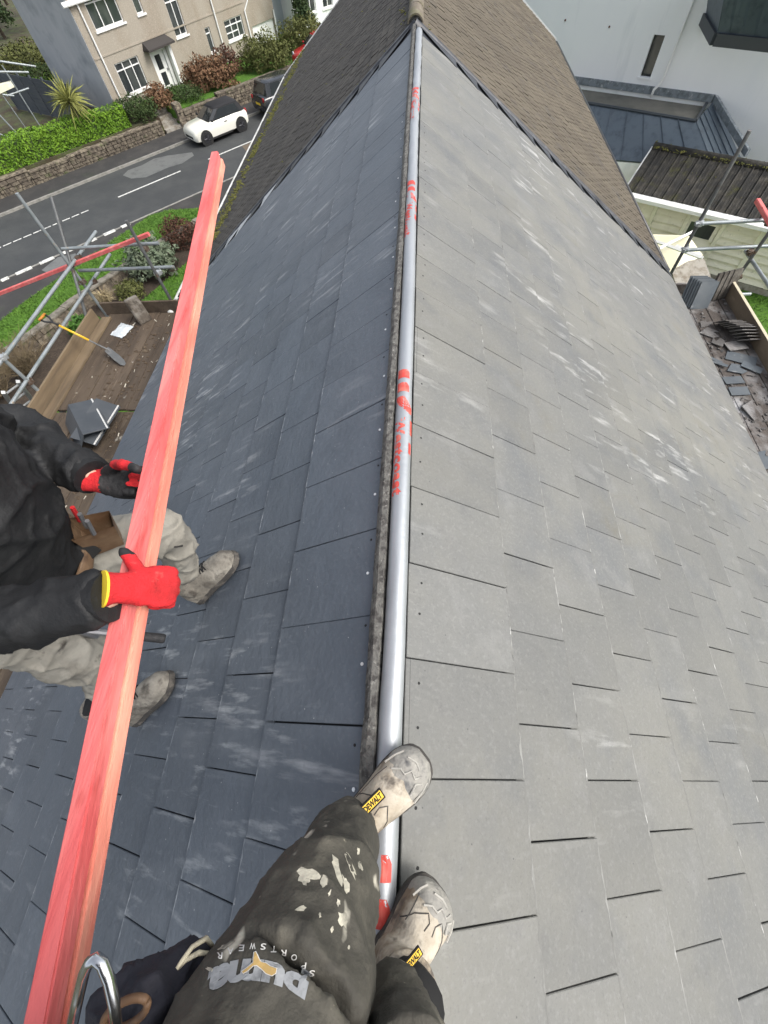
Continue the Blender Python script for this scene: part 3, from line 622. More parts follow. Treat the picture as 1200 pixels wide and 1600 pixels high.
lawn_blades('grass', 'short grass behind the toe board on the garage side', [V(p) for p in ((5, 4, 0), (15, 4, 0), (15, 15, 0), (5, 15, 0))], -8.3, 16000, 94, m_blade)

# ================================================================ HOUSES ACROSS THE ROAD
m_white = MATS['white upvc']; m_glass = mat('window glass', (.03, .035, .038), .06, [((.12, .13, .12), 1.1, .45, .7, (1, 1, .4), .6)], spec=.8)
m_dash = mat('beige pebbledash', (.315, .282, .232), .95, [((.26, .22, .17), .8, .45, .7, (1, 1, .5)), ((.42, .37, .30), 22, .5, .7), ((.17, .145, .115), 1.3, .62, .8, (1, 1, .25), .7)], [(70, .8)])
m_grey = mat('grey blue render', (.40, .42, .44), .9, [((.48, .49, .50), .5, .42, .62, (1, 1, .2)), ((.29, .31, .33), 1.1, .5, .75)], [(40, .4)])
def wall_holes(b, u0, u1, v0, v1, holes, th, M, mi=0):
    us = sorted({u0, u1, *[x for h in holes for x in (h[0], h[1])]}); vs = sorted({v0, v1, *[x for h in holes for x in (h[2], h[3])]})
    us = [x for x in us if u0 <= x <= u1]; vs = [x for x in vs if v0 <= x <= v1]
    for i in range(len(us)-1):
        for j in range(len(vs)-1):
            uc, vc = (us[i]+us[i+1])/2, (vs[j]+vs[j+1])/2
            if not any(h[0] < uc < h[1] and h[2] < vc < h[3] for h in holes): b.box((us[i], -th, vs[j]), (us[i+1], 0, vs[j+1]), M=M, mi=mi)
def window(parent, M, u0, u1, v0, v1, cols, rows, depth=.09, fw=.06, sill=True, name='window'):
    """frame with the bars given as fractions, panes behind them, and a sill; local y = 0 is the wall face, -y inwards"""
    b = MB(); y0, y1 = -depth-.05, -depth+.02
    b.box((u0, y0, v0), (u1, y1, v0+fw), M=M); b.box((u0, y0, v1-fw), (u1, y1, v1), M=M); b.box((u0, y0, v0+fw), (u0+fw, y1, v1-fw), M=M); b.box((u1-fw, y0, v0+fw), (u1, y1, v1-fw), M=M)
    for c in cols: u = u0+(u1-u0)*c; b.box((u-fw*.45, y0+.004, v0+fw), (u+fw*.45, y1-.004, v1-fw), M=M)
    for (r, ca, cb) in rows: v = v0+(v1-v0)*r; ua, ub = u0+(u1-u0)*ca, u0+(u1-u0)*cb; b.box((max(ua, u0+fw), y0+.008, v-fw*.45), (min(ub, u1-fw), y1-.008, v+fw*.45), M=M)
    f = b.build(name, m_white, parent)
    cs = [0]+list(cols)+[1]
    for i in range(len(cs)-1):
        ua, ub = u0+(u1-u0)*cs[i], u0+(u1-u0)*cs[i+1]; rr = sorted([0]+[r for r, a, c in rows if a <= cs[i]+1e-6 and c >= cs[i+1]-1e-6]+[1])
        for j in range(len(rr)-1):
            va, vb = v0+(v1-v0)*rr[j], v0+(v1-v0)*rr[j+1]; p = MB(); p.box((ua+.012, y0+.016, va+.012), (ub-.012, y0+.028, vb-.012), M=M); p.build('pane', m_glass, f)
    if sill: s = MB(); s.box((u0-.08, -depth, v0-.09), (u1+.08, .07, v0-.004), M=M); s.build('sill', m_white, f)
    return f
A58 = R(58); U58 = V((math.cos(A58), math.sin(A58), 0)); HP0 = V((-19.41, 34.92, -7.4))
HM = frame(HP0, U58, (0, 0, 1)); HM = HM @ Matrix.Diagonal((1, -1, 1, 1)) if False else Matrix(((U58.x, U58.y, 0, HP0.x), (U58.y, -U58.x, 0, HP0.y), (0, 0, 1, HP0.z), (0, 0, 0, 1)))
def flipfix(o):   # the frame is left handed, so turn the faces outwards again
    me = o.data; me.flip_normals(); return o
oh = thing('house', HP0, 'beige pebbledashed house with white windows across the road', 'house')
holes = [(.60, 2.41, .0, 1.40), (.47, 2.5, 2.77, 4.1), (3.55, 4.08, 2.83, 3.8), (5.76, 6.76, 1.44, 3.55), (3.30, 4.62, -.5, 1.32), (8.2, 8.66, .22, 1.38), (10.03, 11.78, .38, 1.35), (12.55, 14.9, -.55, .6), (9.9, 11.7, 2.8, 4.0)]
b = MB(); wall_holes(b, -.49, 15.1, -.75, 5.0, holes, .28, HM); b.box((-.46, -6.0, -.75), (15.07, -.285, 4.95), M=HM); b.build('wall', m_dash, oh)
b = MB(); b.box((-.52, -6.1, -.75), (-.495, -.02, 4.96), M=HM); b.build('gable_wall', m_grey, oh)
window(oh, HM, *holes[0], (.33, .67), ((.76, 0, 1),)); window(oh, HM, *holes[1], (.33, .67), ((.74, 0, 1),)); window(oh, HM, *holes[2], (), ())
window(oh, HM, *holes[3], (.5,), ((.68, 0, 1),)); window(oh, HM, *holes[5], (), ((.76, 0, 1),)); window(oh, HM, *holes[6], (.36, .70), ((.70, 0, 1), (.36, 0, .7))); window(oh, HM, *holes[8], (.33, .67), ((.74, 0, 1),))
b = MB(); b.box((3.30, -.24, -.5), (4.62, -.2, 1.32), M=HM); b.box((3.30, -.24, -.5), (3.5, -.03, 1.32), M=HM); b.box((4.42, -.22, -.5), (4.62, -.03, 1.32), M=HM); b.box((3.5, -.22, 1.2), (4.42, -.04, 1.32), M=HM)
fr = b.build('door_frame', m_white, oh)
b = MB(); b.box((3.52, -.198, -.48), (4.4, -.15, 1.19), M=HM); dr = b.build('door', mat('white door', (.8, .8, .78), .3), oh)
for v0, v1 in ((-.33, .28), (.42, 1.08)): b = MB(); b.box((3.68, -.16, v0), (4.1, -.142, v1), M=HM); b.build('pane', m_glass, dr)
b = MB(); b.box((4.28, -.15, .28), (4.34, -.08, .4), M=HM); b.build('handle', mat('steel fitting', (.5, .5, .5), .3, metal=1), dr)
b = MB(); b.box((4.66, -.001, -.5), (4.86, .3, 1.34), M=HM); b.build('porch_side', m_white, oh)
b = MB(); b.box((2.95, -.001, 1.42), (5.1, .62, 1.5), M=HM); b.add([(2.95, 0, 1.503), (5.1, 0, 1.503), (5.1, .62, 1.503), (2.95, .62, 1.503), (3.1, 0, 1.78), (4.95, 0, 1.78)], [(3, 2, 5, 4), (0, 3, 4), (2, 1, 5), (1, 0, 4, 5), (0, 1, 2, 3)], 0, HM)
b.build('canopy', mat('dark felt', (.045, .04, .037), .9), oh)
b = MB(); b.box((3.1, 0, -.72), (4.9, .7, -.52), M=HM); b.build('doorstep', m_conc, oh)
b = MB(); b.box((-.46, .001, 1.80), (12.3, .03, 1.87), M=HM); b.build('string_course', m_dash, oh)
b = MB(); b.box((12.56, -.15, -.54), (14.89, -.1, .6), M=HM); b.build('garage_door', mat('white door', (.8, .8, .78)), oh)
for pts in ([(0, .07, 3.9), (0, .07, -.7)], [(9.36, .07, 4.6), (9.36, .07, -.55)], [(12.85, .07, 4.4), (12.85, .07, 2.0), (12.15, .07, 1.45), (12.2, .07, -.5)], [(14.98, .07, 1.0), (14.98, .07, -.7)]):
    b = MB(); b.tube([HM @ V(p) for p in pts], .05, 7); b.build('downpipe', m_white, oh, smooth=50)
b = MB(); b.tube([HM @ V((-.9, .16, 3.93)), HM @ V((15.3, .16, 3.93))], .07, 8); b.box((-.85, .0, 3.86), (15.2, .06, 4.06), M=HM); b.build('gutter', m_white, oh)
b = MB(); b.add([HM @ V(p) for p in ((-.9, .2, 5.02), (15.3, .2, 5.02), (15.3, -6.4, 5.02), (-.9, -6.4, 5.02), (2.5, -3.1, 7.6), (12, -3.1, 7.6))], [(0, 1, 5, 4), (1, 2, 5), (2, 3, 4, 5), (3, 0, 4), (0, 3, 2, 1)]); b.build('roof', m_black, oh)
# grey panel fence in the back garden and a second scaffold beyond
o = thing('fence', at(70, 170, -8), 'grey panel fence behind the cordyline', 'fence')
pa, pb = at(30, 172, -7.95), at(140, 195, -7.95); L = (pb-pa).length; M = frame(pa, pb-pa, (0, 0, 1)); np_ = 6
m_fence = mat('slate grey fence paint', (.075, .085, .10), .8, [((.1, .11, .12), 1.5, .45, .7)])
for k in range(np_):
    u0, u1 = L*k/np_, L*(k+1)/np_
    for j in range(9): b = MB(); b.box((u0+.06, -.012+(.006 if j % 2 else 0), .05+j*.2), (u1-.06, .012+(.006 if j % 2 else 0), .24+j*.2), M=M); b.build('panel', m_fence, o)
    b = MB(); b.box((u0-.05, -.05, 0), (u0+.05, .05, 1.95), M=M); b.build('post', m_fence, o)
# pale houses further along
m_pale = mat('pale blue render', (.42, .46, .5), .85, [((.36, .4, .43), 1, .45, .7)])
p = at(450, 50, -7.9); M = Matrix(((D2.x, -N2.x, 0, p.x), (D2.y, -N2.y, 0, p.y), (0, 0, 1, -7.9), (0, 0, 0, 1)))
o = thing('outbuilding', p, 'low pale blue building with dark flat roof beside the beige house', 'building')
b = MB(); b.box((-1.8, -5, 0), (2.0, 0, 2.3), M=M); b.build('wall', m_pale, o); b = MB(); b.box((-2.0, -5.2, 2.31), (2.2, .25, 2.5), M=M); b.build('roof', m_black, o)
b = MB(); b.box((-2.0, .252, 2.3), (2.2, .28, 2.44), M=M); b.build('fascia', m_white, o)
o = thing('house', rd(34, 45, -7.9), 'white house with dark windows glimpsed past the conifer', 'house')
p = at(512, 40, -7.9); M = Matrix(((D2.x, -N2.x, 0, p.x), (D2.y, -N2.y, 0, p.y), (0, 0, 1, -7.9), (0, 0, 0, 1)))
hh = [(u, u+1.0, v, v+1.1) for u in (-1.9, -.2, 1.6, 3.4) for v in (.9, 3.4)]
b = MB(); wall_holes(b, -3, 6, -.5, 6, hh, .25, M); b.box((-2.95, -6, -.5), (5.95, -.26, 5.9), M=M); b.build('wall', mat('white render', (.74, .75, .75), .85, [((.6, .62, .62), .7, .45, .75, (1, 1, .3))], [(50, .2)]), o)
for h in hh: window(o, M, *h, (.5,), ((.7, 0, 1),))
b = MB(); b.box((-3.3, -6.3, 6.02), (6.3, .3, 6.2), M=M); b.build('roof', m_black, o)

# ---------------------------------------------------------------- parked cars
m_tyre = mat('tyre rubber', (.018, .018, .018), .85); m_rim = mat('dark alloy', (.06, .06, .065), .4, metal=.7); m_carglass = mat('car glass', (.015, .018, .02), .05, spec=.9)
def car(name, label, t, n, z, head, paint, roofm, L=3.86, Wd=1.73, H=1.41, kind='hatch', soft=False):
    M = frame(rd(t, n, z), D2*head, (0, 0, 1)); o = thing(name, None, label, 'car', M=M); hw = Wd/2
    def put(b, nm, m, parent=None, **k): return b.build(nm, m, parent or o, local=True, **k)
    x0 = -L/2
    if kind == 'hatch':
        st = [(0, .42, .62, .80), (.02, .30, .84, .92), (.06, .22, .92, .97), (.2, .2, .96, 1.), (.28, .2, .965, 1.), (.55, .2, .955, 1.), (.66, .2, .935, 1.), (.72, .2, .90, .99), (.88, .2, .86, .98), (.955, .22, .80, .93), (.985, .26, .72, .86), (1., .33, .58, .78)]
    else:
        st = [(0, .45, .75, .84), (.015, .32, 1.0, .94), (.08, .25, 1.04, .98), (.25, .24, 1.05, 1.), (.6, .24, 1.02, 1.), (.7, .24, .99, 1.), (.9, .25, .9, .96), (.97, .28, .78, .88), (1., .38, .6, .74)]
    vs = []; fs = []; nr = 12
    for fx, zl, zb, k in st:
        x = x0+fx*L; w_ = hw*k; zm = zl+(zb-zl)*.5
        half = [(0, zl), (w_*.8, zl), (w_*.97, zl+.1*(zb-zl)), (w_, zm), (w_*.975, zb-.12*(zb-zl)), (w_*.86, zb), (0, zb+.025)]
        ring = [(x, y, zz) for y, zz in half]+[(x, -y, zz) for y, zz in half[-2:0:-1]]; vs += ring
    for i in range(len(st)-1):
        for j in range(nr): fs.append((i*nr+j, (i+1)*nr+j, (i+1)*nr+(j+1) % nr, i*nr+(j+1) % nr))
    fs += [tuple(range(nr)), tuple(range((len(st)-1)*nr, len(st)*nr))[::-1]]
    b = MB(); b.add(vs, [f[::-1] for f in fs]); body = put(b, 'body', paint, smooth=45)
    zb = .94 if kind == 'hatch' else 1.02
    # cabin ring at the belt and at the roof
    bx = (.05, .70) if kind == 'hatch' else (.06, .72); tx = (.12, .53) if kind == 'hatch' else (.10, .56)
    def ringp(fx0, fx1, wk, zz, rf=.05): return [(x0+fx0*L, -hw*(wk-rf), zz), (x0+(fx0+.06)*L, -hw*wk, zz), (x0+(fx1-.07)*L, -hw*wk, zz), (x0+fx1*L, -hw*(wk-.12), zz), (x0+(fx1+.012)*L, 0, zz), (x0+fx1*L, hw*(wk-.12), zz), (x0+(fx1-.07)*L, hw*wk, zz), (x0+(fx0+.06)*L, hw*wk, zz), (x0+fx0*L, hw*(wk-rf), zz)]
    lo = ringp(*bx, .93, zb-.02); hi = ringp(*tx, .74, H-.06); n9 = 9
    cab = MB(); cab.add(lo+hi, [(i, (i+1) % n9, n9+(i+1) % n9, n9+i) for i in range(n9)]); put(cab, 'pillar', roofm if soft else paint, smooth=30)
    rf = MB(); r2 = [(x*.96+x0*.01, y*.82, H) for x, y, zz in hi]; rf.add([(x, y*1.01, z_+.003) for x, y, z_ in hi]+r2, [(i, (i+1) % n9, n9+(i+1) % n9, n9+i) for i in range(n9)]+[tuple(range(n9, 2*n9))]); put(rf, 'roof', roofm, smooth=60)
    def glass(idx, nm, e=.012, lo_t=.06, hi_t=.93, sh=.08):
        for a, c in idx:
            p0, p1, p2, p3 = [V(q) for q in (lo[a], lo[c], hi[c], hi[a])]
            q0, q1, q2, q3 = p0.lerp(p3, lo_t).lerp(p1.lerp(p2, lo_t), sh), p1.lerp(p2, lo_t).lerp(p0.lerp(p3, lo_t), sh), p1.lerp(p2, hi_t).lerp(p0.lerp(p3, hi_t), sh), p0.lerp(p3, hi_t).lerp(p1.lerp(p2, hi_t), sh)
            nn = (q1-q0).cross(q3-q0).normalized()*e; g = MB(); g.add([q+nn for q in (q0, q1, q2, q3)]+[q-nn for q in (q0, q1, q2, q3)], [(0, 1, 2, 3), (0, 4, 5, 1), (1, 5, 6, 2), (2, 6, 7, 3), (3, 7, 4, 0)]); put(g, nm, m_carglass)
    side = [(1, 2), (6, 7)]
    glass([(3, 4), (4, 5)], 'windscreen', sh=.02); glass([(2, 3), (5, 6)], 'quarter_window'); glass([(8, 0)], 'rear_window', sh=.1)
    if soft: glass(side, 'side_window', sh=.02, hi_t=.9)
    else:
        for a, c in side:
            for f0, f1 in ((.03, .47), (.53, .97)):
                p0, p1, p2, p3 = [V(q) for q in (lo[a], lo[c], hi[c], hi[a])]; Q = [p0.lerp(p1, f0).lerp(p3.lerp(p2, f0), .06), p0.lerp(p1, f1).lerp(p3.lerp(p2, f1), .06), p0.lerp(p1, f1).lerp(p3.lerp(p2, f1), .92), p0.lerp(p1, f0).lerp(p3.lerp(p2, f0), .92)]
                nn = (Q[1]-Q[0]).cross(Q[3]-Q[0]).normalized()*.01; g = MB(); g.add([q+nn for q in Q]+[q-nn for q in Q], [(0, 1, 2, 3), (0, 4, 5, 1), (1, 5, 6, 2), (2, 6, 7, 3), (3, 7, 4, 0)]); put(g, 'side_window', m_carglass)
    wr = .325 if kind == 'hatch' else .34; wx = (L*.318, -L*.328)
    for wxx in wx:
        for s in (1, -1):
            y1 = s*(hw+.004); a = MB(); a.tube([(wxx, s*(hw-.05), wr), (wxx, y1+s*.004, wr)], wr+.065, 20); put(a, 'wheel_arch', m_tyre)
            wb = MB(); wb.tube([(wxx, s*(hw-.17), wr), (wxx, s*(hw-.005), wr), (wxx, s*(hw+.018), wr)], [wr, wr, wr-.03], 20); wh = put(wb, 'wheel', m_tyre)
            rb = MB(); rb.tube([(wxx, s*(hw-.01), wr), (wxx, s*(hw+.022), wr)], wr*.68, 16); put(rb, 'rim', m_rim, wh)
            sb = MB()
            for k in range(5): aa = 2*math.pi*k/5; sb.tube([(wxx, s*(hw+.03), wr), (wxx+math.cos(aa)*wr*.62, s*(hw+.024), wr+math.sin(aa)*wr*.62)], .022, 4)
            put(sb, 'spoke', m_rim, wh)
    s_ = MB(); s_.box((x0+.35*L, -hw-.012, .19), (x0+.75*L, hw+.012, .27)); put(s_, 'sill', m_tyre)
    for s in (1, -1):
        h = MB(); h.ball((x0+L*(.958 if kind == 'hatch' else .965), s*hw*.70, .66 if kind == 'hatch' else .78), (.055, .12, .125), 12, 8); put(h, 'headlight', mat('headlamp', (.5, .53, .56), .1, spec=.9), smooth=True)
        h = MB(); h.box((x0+.005, s*hw*.72-.09, .72 if kind == 'hatch' else .82), (x0+.09, s*hw*.72+.09, .92 if kind == 'hatch' else 1.0)); put(h, 'tail_light', mat('red lamp', (.35, .015, .02), .25), bevel=.02)
        h = MB(); h.ball((x0+.66*L, s*(hw+.09), zb+.05), (.06, .1, .06), 8, 6); put(h, 'mirror', roofm, smooth=True)
        h = MB(); h.box((x0+.40*L, s*(hw-.004)-.012, zb-.2), (x0+.45*L, s*(hw-.004)+.012, zb-.17)); put(h, 'door_handle', m_rim)
    g = MB(); g.box((x0+L*.985, -.46, .36), (x0+L+.02, .46, .50)); put(g, 'grille', m_tyre, bevel=.03); g = MB(); g.box((x0+L*.96, -.55, .22), (x0+L*.985, .55, .32)); put(g, 'bumper', m_tyre)
    g = MB(); g.box((x0+L+.0, -.26, .34), (x0+L+.012, .26, .43)); put(g, 'number_plate', mat('white plate', (.75, .75, .72), .5))
    zr = .68 if kind == 'hatch' else .62; g = MB(); g.box((x0-.012, -.26, zr), (x0+.0, .26, zr+.11)); put(g, 'number_plate', mat('yellow plate', (.7, .5, .04), .5))
    return o
m_cream = mat('cream white car paint', (.80, .79, .70), .25, coat=.6); m_dark = mat('dark grey car paint', (.022, .025, .03), .25, coat=.6); m_redc = mat('red car paint', (.5, .02, .03), .25, coat=.6); m_canvas = mat('black canvas', (.015, .015, .017), .85)
car('parked_car', 'small cream white convertible with black fabric roof parked at the kerb', 14.1, 32.2, -8.8, -1, m_cream, m_canvas, soft=True)
car('parked_car', 'dark grey family car seen from behind beyond the white convertible', 19.6, 32.25, -8.8, 1, m_dark, m_dark, 4.5, 1.83, 1.62, 'suv')
rp_ = at(484, 60, -6.75)
car('parked_car', 'red car mostly hidden behind the white gutter of the old roof', rp_.dot(D2)+.9, rp_.dot(N2)+.3, -8.15, -1, m_redc, m_redc, 4.0, 1.75, 1.5, 'suv')

# ================================================================ GARAGE AND WHITE HOUSE ON THE BRIGHT SIDE
def lh(o, u): return Matrix(((u.x, u.y, 0, o.x), (u.y, -u.x, 0, o.y), (0, 0, 1, o.z), (0, 0, 0, 1)))
m_panel = mat('cream garage paint', (.80, .765, .62), .7, [((.62, .58, .45), 1.2, .48, .75), ((.5, .47, .36), 9, .6, .75)], [(60, .25)])
m_asb = mat('mossy cement sheet', (.024, .0235, .022), .95, [((.06, .055, .046), 3, .45, .65), ((.055, .055, .018), 1.6, .58, .72), ((.028, .025, .02), 7, .5, .7)], [(30, .9)])
GU = V((math.cos(R(146)), math.sin(R(146)), 0)); g0 = at(1196, 451, -8.1); g0.z = -8.1
gi = -GU; gn = V((-GU.y, GU.x, 0)); gn = gn if gn.dot(CAM-g0) > 0 else -gn     # gn: outward, towards us
GM = Matrix(((GU.x, gn.x, 0, g0.x), (GU.y, gn.y, 0, g0.y), (0, 0, 1, g0.z), (0, 0, 0, 1)))
ga = thing('garage', g0, 'cream panelled garage with white eaves board and dark mossy corrugated roof', 'garage')
GL0, GL1, GD = -1.2, 5.55, 3.2
b = MB(); b.box((GL0+.05, -GD, 0), (GL1-.05, -.12, 1.84), M=GM); b.build('inner_wall', m_panel, ga)
b = MB(); b.box((GL0, -.3, -.6), (GL1, .05, .0), M=GM); b.build('plinth', m_conc, ga)
px = [GL0, 0., 1.08, 2.2, 3.32, 4.42, GL1]
for i in range(len(px)-1):
    for j in range(8):
        u0, u1 = px[i]+.05, px[i+1]-.05
        z0 = .02+j*.2275
        segs = [(u0, u1)]
        if i == 3 and 4 <= j <= 5: segs = [(3.19, u1)] if False else [(2.28, 2.40), (3.18, u1)]
        for a, c in segs:
            if c-a < .03: continue
            b = MB(); b.add([(a, -.06, z0), (c, -.06, z0), (c, .06, z0), (a, .06, z0), (a, -.06, z0+.22), (c, -.06, z0+.22), (c, -.045, z0+.215), (a, -.045, z0+.215)], [(3,2,1,0),(4,5,6,7),(0,1,5,4),(1,2,6,5),(2,3,7,6),(3,0,4,7)], 0, GM); b.build('cladding_board', m_panel, ga)
for u in px: b = MB(); b.box((u-.065, -.08, 0), (u+.065, .065, 1.845), M=GM); b.build('post', m_panel, ga, bevel=.01)
b = MB(); b.box((2.40, -.07, .93), (3.18, -.05, 1.385), M=GM); b.build('window', m_glass, ga)
b = MB(); b.add([GM @ V(p) for p in ((GL0-.05, .24, 1.865), (GL1+.05, .24, 1.865), (GL1+.05, .40, 1.80), (GL0-.05, .40, 1.80), (GL0-.05, .24, 1.70), (GL1+.05, .24, 1.70), (GL1+.05, .40, 1.70), (GL0-.05, .40, 1.70))], [(0,1,2,3),(7,6,5,4),(0,4,5,1),(1,5,6,2),(2,6,7,3),(3,7,4,0)]); b.build('fascia', m_white, ga)
b = MB(); b.add([GM @ V(p) for p in ((GL1+.03, .2, 1.84), (GL1+.03, -1.6, 2.5), (GL1+.03, -1.6, 2.34), (GL1+.03, .2, 1.68), (GL1+.10, .2, 1.84), (GL1+.10, -1.6, 2.5), (GL1+.10, -1.6, 2.34), (GL1+.10, .2, 1.68))], [(0,1,2,3),(7,6,5,4),(0,4,5,1),(2,6,7,3),(0,3,7,4),(1,5,6,2)]); b.build('bargeboard', m_white, ga)
nsh = 21; rnd = random.Random(71)
for sgn in (1, -1):
    for k in range(nsh):
        u0 = GL0-.05+(GL1-GL0+.1)*k/nsh; u1 = GL0-.05+(GL1-GL0+.1)*(k+1)/nsh; b = MB(); pr = []
        for f, h in ((0, .0), (.1, .06), (.2, .0), (.35, .012), (.5, 0), (.65, .012), (.8, 0), (1.0, .0)): pr.append((u0+(u1-u0)*f, h))
        vs = []
        for r in range(9):
            f = r/8; y = .24-1.84*f if sgn > 0 else -3.44+1.84*f; z = 1.87+.63*f
            if r in (3, 6): z += .012
            vs += [(u, y, z+h+rnd.uniform(-.004, .004)) for u, h in pr]
        n_ = len(pr); vs += [(u, y_, z_-.025) for u, y_, z_ in vs[:n_]]; fs = []
        for r in range(8):
            for j in range(n_-1): fs.append((r*n_+j, r*n_+j+1, (r+1)*n_+j+1, (r+1)*n_+j))
        o9 = 9*n_
        for j in range(n_-1): fs.append((j, o9+j, o9+j+1, j+1))
        b.add([GM @ V(p) for p in vs], fs); b.build('roof_sheet', m_asb, ga)
b = MB(); b.tube([GM @ V((GL0-.05, -1.6, 2.5)), GM @ V((GL1+.05, -1.6, 2.5))], .13, 8); b.build('ridge', m_asb, ga, smooth=True)
b = MB(); rnd = random.Random(72)
random.seed(72)
for k in range(260): tuft(GM @ V((rnd.uniform(GL0, GL1), -1.6+rnd.gauss(.1, .13), 2.56)), rnd.uniform(.02, .045), 2)
for k in range(60): f = rnd.random(); tuft(GM @ V((rnd.uniform(GL0, GL1), .2-1.8*f, 1.9+.63*f)), rnd.uniform(.012, .03), 2)
b.build('moss', m_moss, ga, kind='stuff')
# white house
m_whr = mat('white house render', (.87, .88, .88), .85, [((.82, .84, .85), .6, .45, .75, (1, 1, .25)), ((.6, .63, .65), 1.7, .6, .8, (1, 1, .15), .6)], [(35, .25)])
WU = V((math.cos(R(147)), math.sin(R(147)), 0)); w0 = at(1000, 135, -5.); w0.z = -5.; wn = V((-WU.y, WU.x, 0)); wn = wn if wn.dot(CAM-w0) > 0 else -wn
WM = Matrix(((WU.x, wn.x, 0, w0.x), (WU.y, wn.y, 0, w0.y), (0, 0, 1, w0.z), (0, 0, 0, 1)))
wh = thing('white_house', w0, 'white rendered house with one narrow dark window and a white downpipe', 'house')
b = MB(); wall_holes(b, -9, 9, -3.4, 6, [(-.25, .13, .25, 1.29)], .3, WM); b.box((-8.95, -9, -3.4), (8.95, -.31, 5.9), M=WM); b.build('wall', m_whr, wh)
b = MB(); b.box((-.25, -.16, .25), (.13, -.12, .29), M=WM); b.box((-.25, -.16, 1.25), (.13, -.12, 1.29), M=WM); b.box((-.25, -.16, .29), (-.22, -.12, 1.25), M=WM); b.box((.10, -.16, .29), (.13, -.12, 1.25), M=WM)
f = b.build('window', mat('dark window frame', (.02, .022, .025), .4), wh); b = MB(); b.box((-.225, -.15, .285), (.105, -.135, 1.255), M=WM); b.build('pane', m_glass, f); b = MB(); b.box((-.3, -.14, .20), (.18, .04, .247), M=WM); b.build('sill', m_whr, f)
b = MB(); b.tube([WM @ V(p) for p in ((-.80, .07, 5.5), (-.72, .07, .35), (-.66, .09, .12), (-.56, .14, .0), (-.55, .15, -.2))], .045, 8); b.build('downpipe', m_white, wh, smooth=True)
for u, v in ((3.45, 1.45), (1.75, 1.38)):
    b = MB(); b.tube([WM @ V((u, 0, v)), WM @ V((u, .03, v))], .03, 7); b.build('rusty_bolt', mat('rust', (.13, .06, .035), .9), wh)
m_zinc = mat('grey blue zinc', (.095, .122, .15), .45, [((.10, .125, .15), 1.2, .42, .7), ((.055, .07, .09), 4, .5, .75)], [(20, .05)], metal=.25, rand=.06)
m_zincd = mat('dark zinc trim', (.04, .048, .056), .5); m_lead = mat('weathered lead', (.20, .23, .25), .6, [((.11, .13, .14), 6, .45, .65), ((.4, .42, .42), 9, .58, .7)])
def trays(o, p00, p10, p11, p01, n, rib=.03, m=None):
    """standing seam trays; p00-p10 the lower edge, p01-p11 the upper edge"""
    nr = (p10-p00).cross(p01-p00).normalized()
    if nr.z < 0: nr = -nr
    for k in range(n):
        a, c = k/n, (k+1)/n; q = [p00.lerp(p10, a), p00.lerp(p10, c), p01.lerp(p11, c), p01.lerp(p11, a)]; sd = (q[1]-q[0]).normalized()*.014
        b = MB(); dn = nr*-.03
        b.add([v for v in q]+[v+dn for v in q], [(0,1,2,3),(7,6,5,4),(0,4,5,1),(1,5,6,2),(2,6,7,3),(3,7,4,0)])
        b.add([q[0], q[0]+sd, q[3]+sd, q[3], q[0]+nr*rib, q[0]+sd+nr*rib, q[3]+sd+nr*rib, q[3]+nr*rib], [(0,4,7,3),(1,2,6,5),(4,5,6,7),(0,1,5,4),(3,7,6,2)])
        b.build('zinc_tray', m or m_zinc, o)
ze = thing('zinc_roofed_extension', at(1030, 200, -8), 'low extension with grey blue standing seam roof and lead edged flat gutter', 'extension')
r0, r1 = V((5.1, 22.34, -5.2)), V((9.49, 19.29, -5.2)); dn = V((wn.x, wn.y, 0))
e0 = r0+dn*2.0+V((0, 0, -1.05)); zn = (r1-r0).cross(e0-r0); e1 = atpl(1114, 262, r0, zn)
trays(ze, e0, e1, r1, r0, 9)
P1, P2 = at(1108, 156, -5.1), at(1160, 240, -5.65)
trays(ze, e1, at(1165, 262, -6.3), P1+V((.25, .1, -.05)), r1, 5)
b = MB(); fl = [V((5.1, 24.1, -5.28)), V((10.3, 20.75, -5.28)), V((9.6, 19.4, -5.28)), V((5.2, 22.4, -5.28))]; b.add(fl, [(3, 2, 1, 0)]); b.build('flat_gutter', mat('damp grey felt', (.15, .145, .125), .7, [((.10, .10, .085), 1.6, .4, .65)]), ze)
b = MB(); b.tube([r0+V((0, 0, .02)), r1+V((0, 0, .02))], .05, 6); b.tube([r1+V((0, 0, .02)), fl[1]+V((0, 0, .1))], .05, 6); b.build('edge_trim', m_zincd, ze)
b = MB(); b.box((-2.6, .002, -.16), (4.5, .06, .05), M=WM); q = [WM @ V((-2.6, .0, .05)), WM @ V((-2.6, .0, -.16)), P2+V((.12, 0, -.1)), P2+V((.12, 0, .1))]; b.add(q+[p+V((.09, .03, 0)) for p in q], [(0,1,2,3),(7,6,5,4),(0,4,5,1),(2,6,7,3),(0,3,7,4),(1,5,6,2)]); b.build('lead_flashing', m_lead, ze)
b = MB(); b.add([e0+V((0, 0, -.05)), e1+V((0, 0, -.05)), V((e1.x, e1.y, -8.3)), V((e0.x, e0.y, -8.3))], [(3, 2, 1, 0)]); b.build('wall', m_whr, ze)
up = thing('bay_roof', at(1150, 40, -3.3), 'dark edged standing seam bay roof on the white house, upper corner', 'roof')
A_, B_, C_ = at(1076, -26, -3.2), at(1122, 54, -3.2), at(1260, 68, -3.2); T1_, T2_ = at(1150, -90, -1.5), at(1330, -60, -1.6)
trays(up, B_, C_, T2_, T1_, 7); trays(up, A_, B_, T1_, T1_+V((.05, .3, 0)), 3)
b = MB()
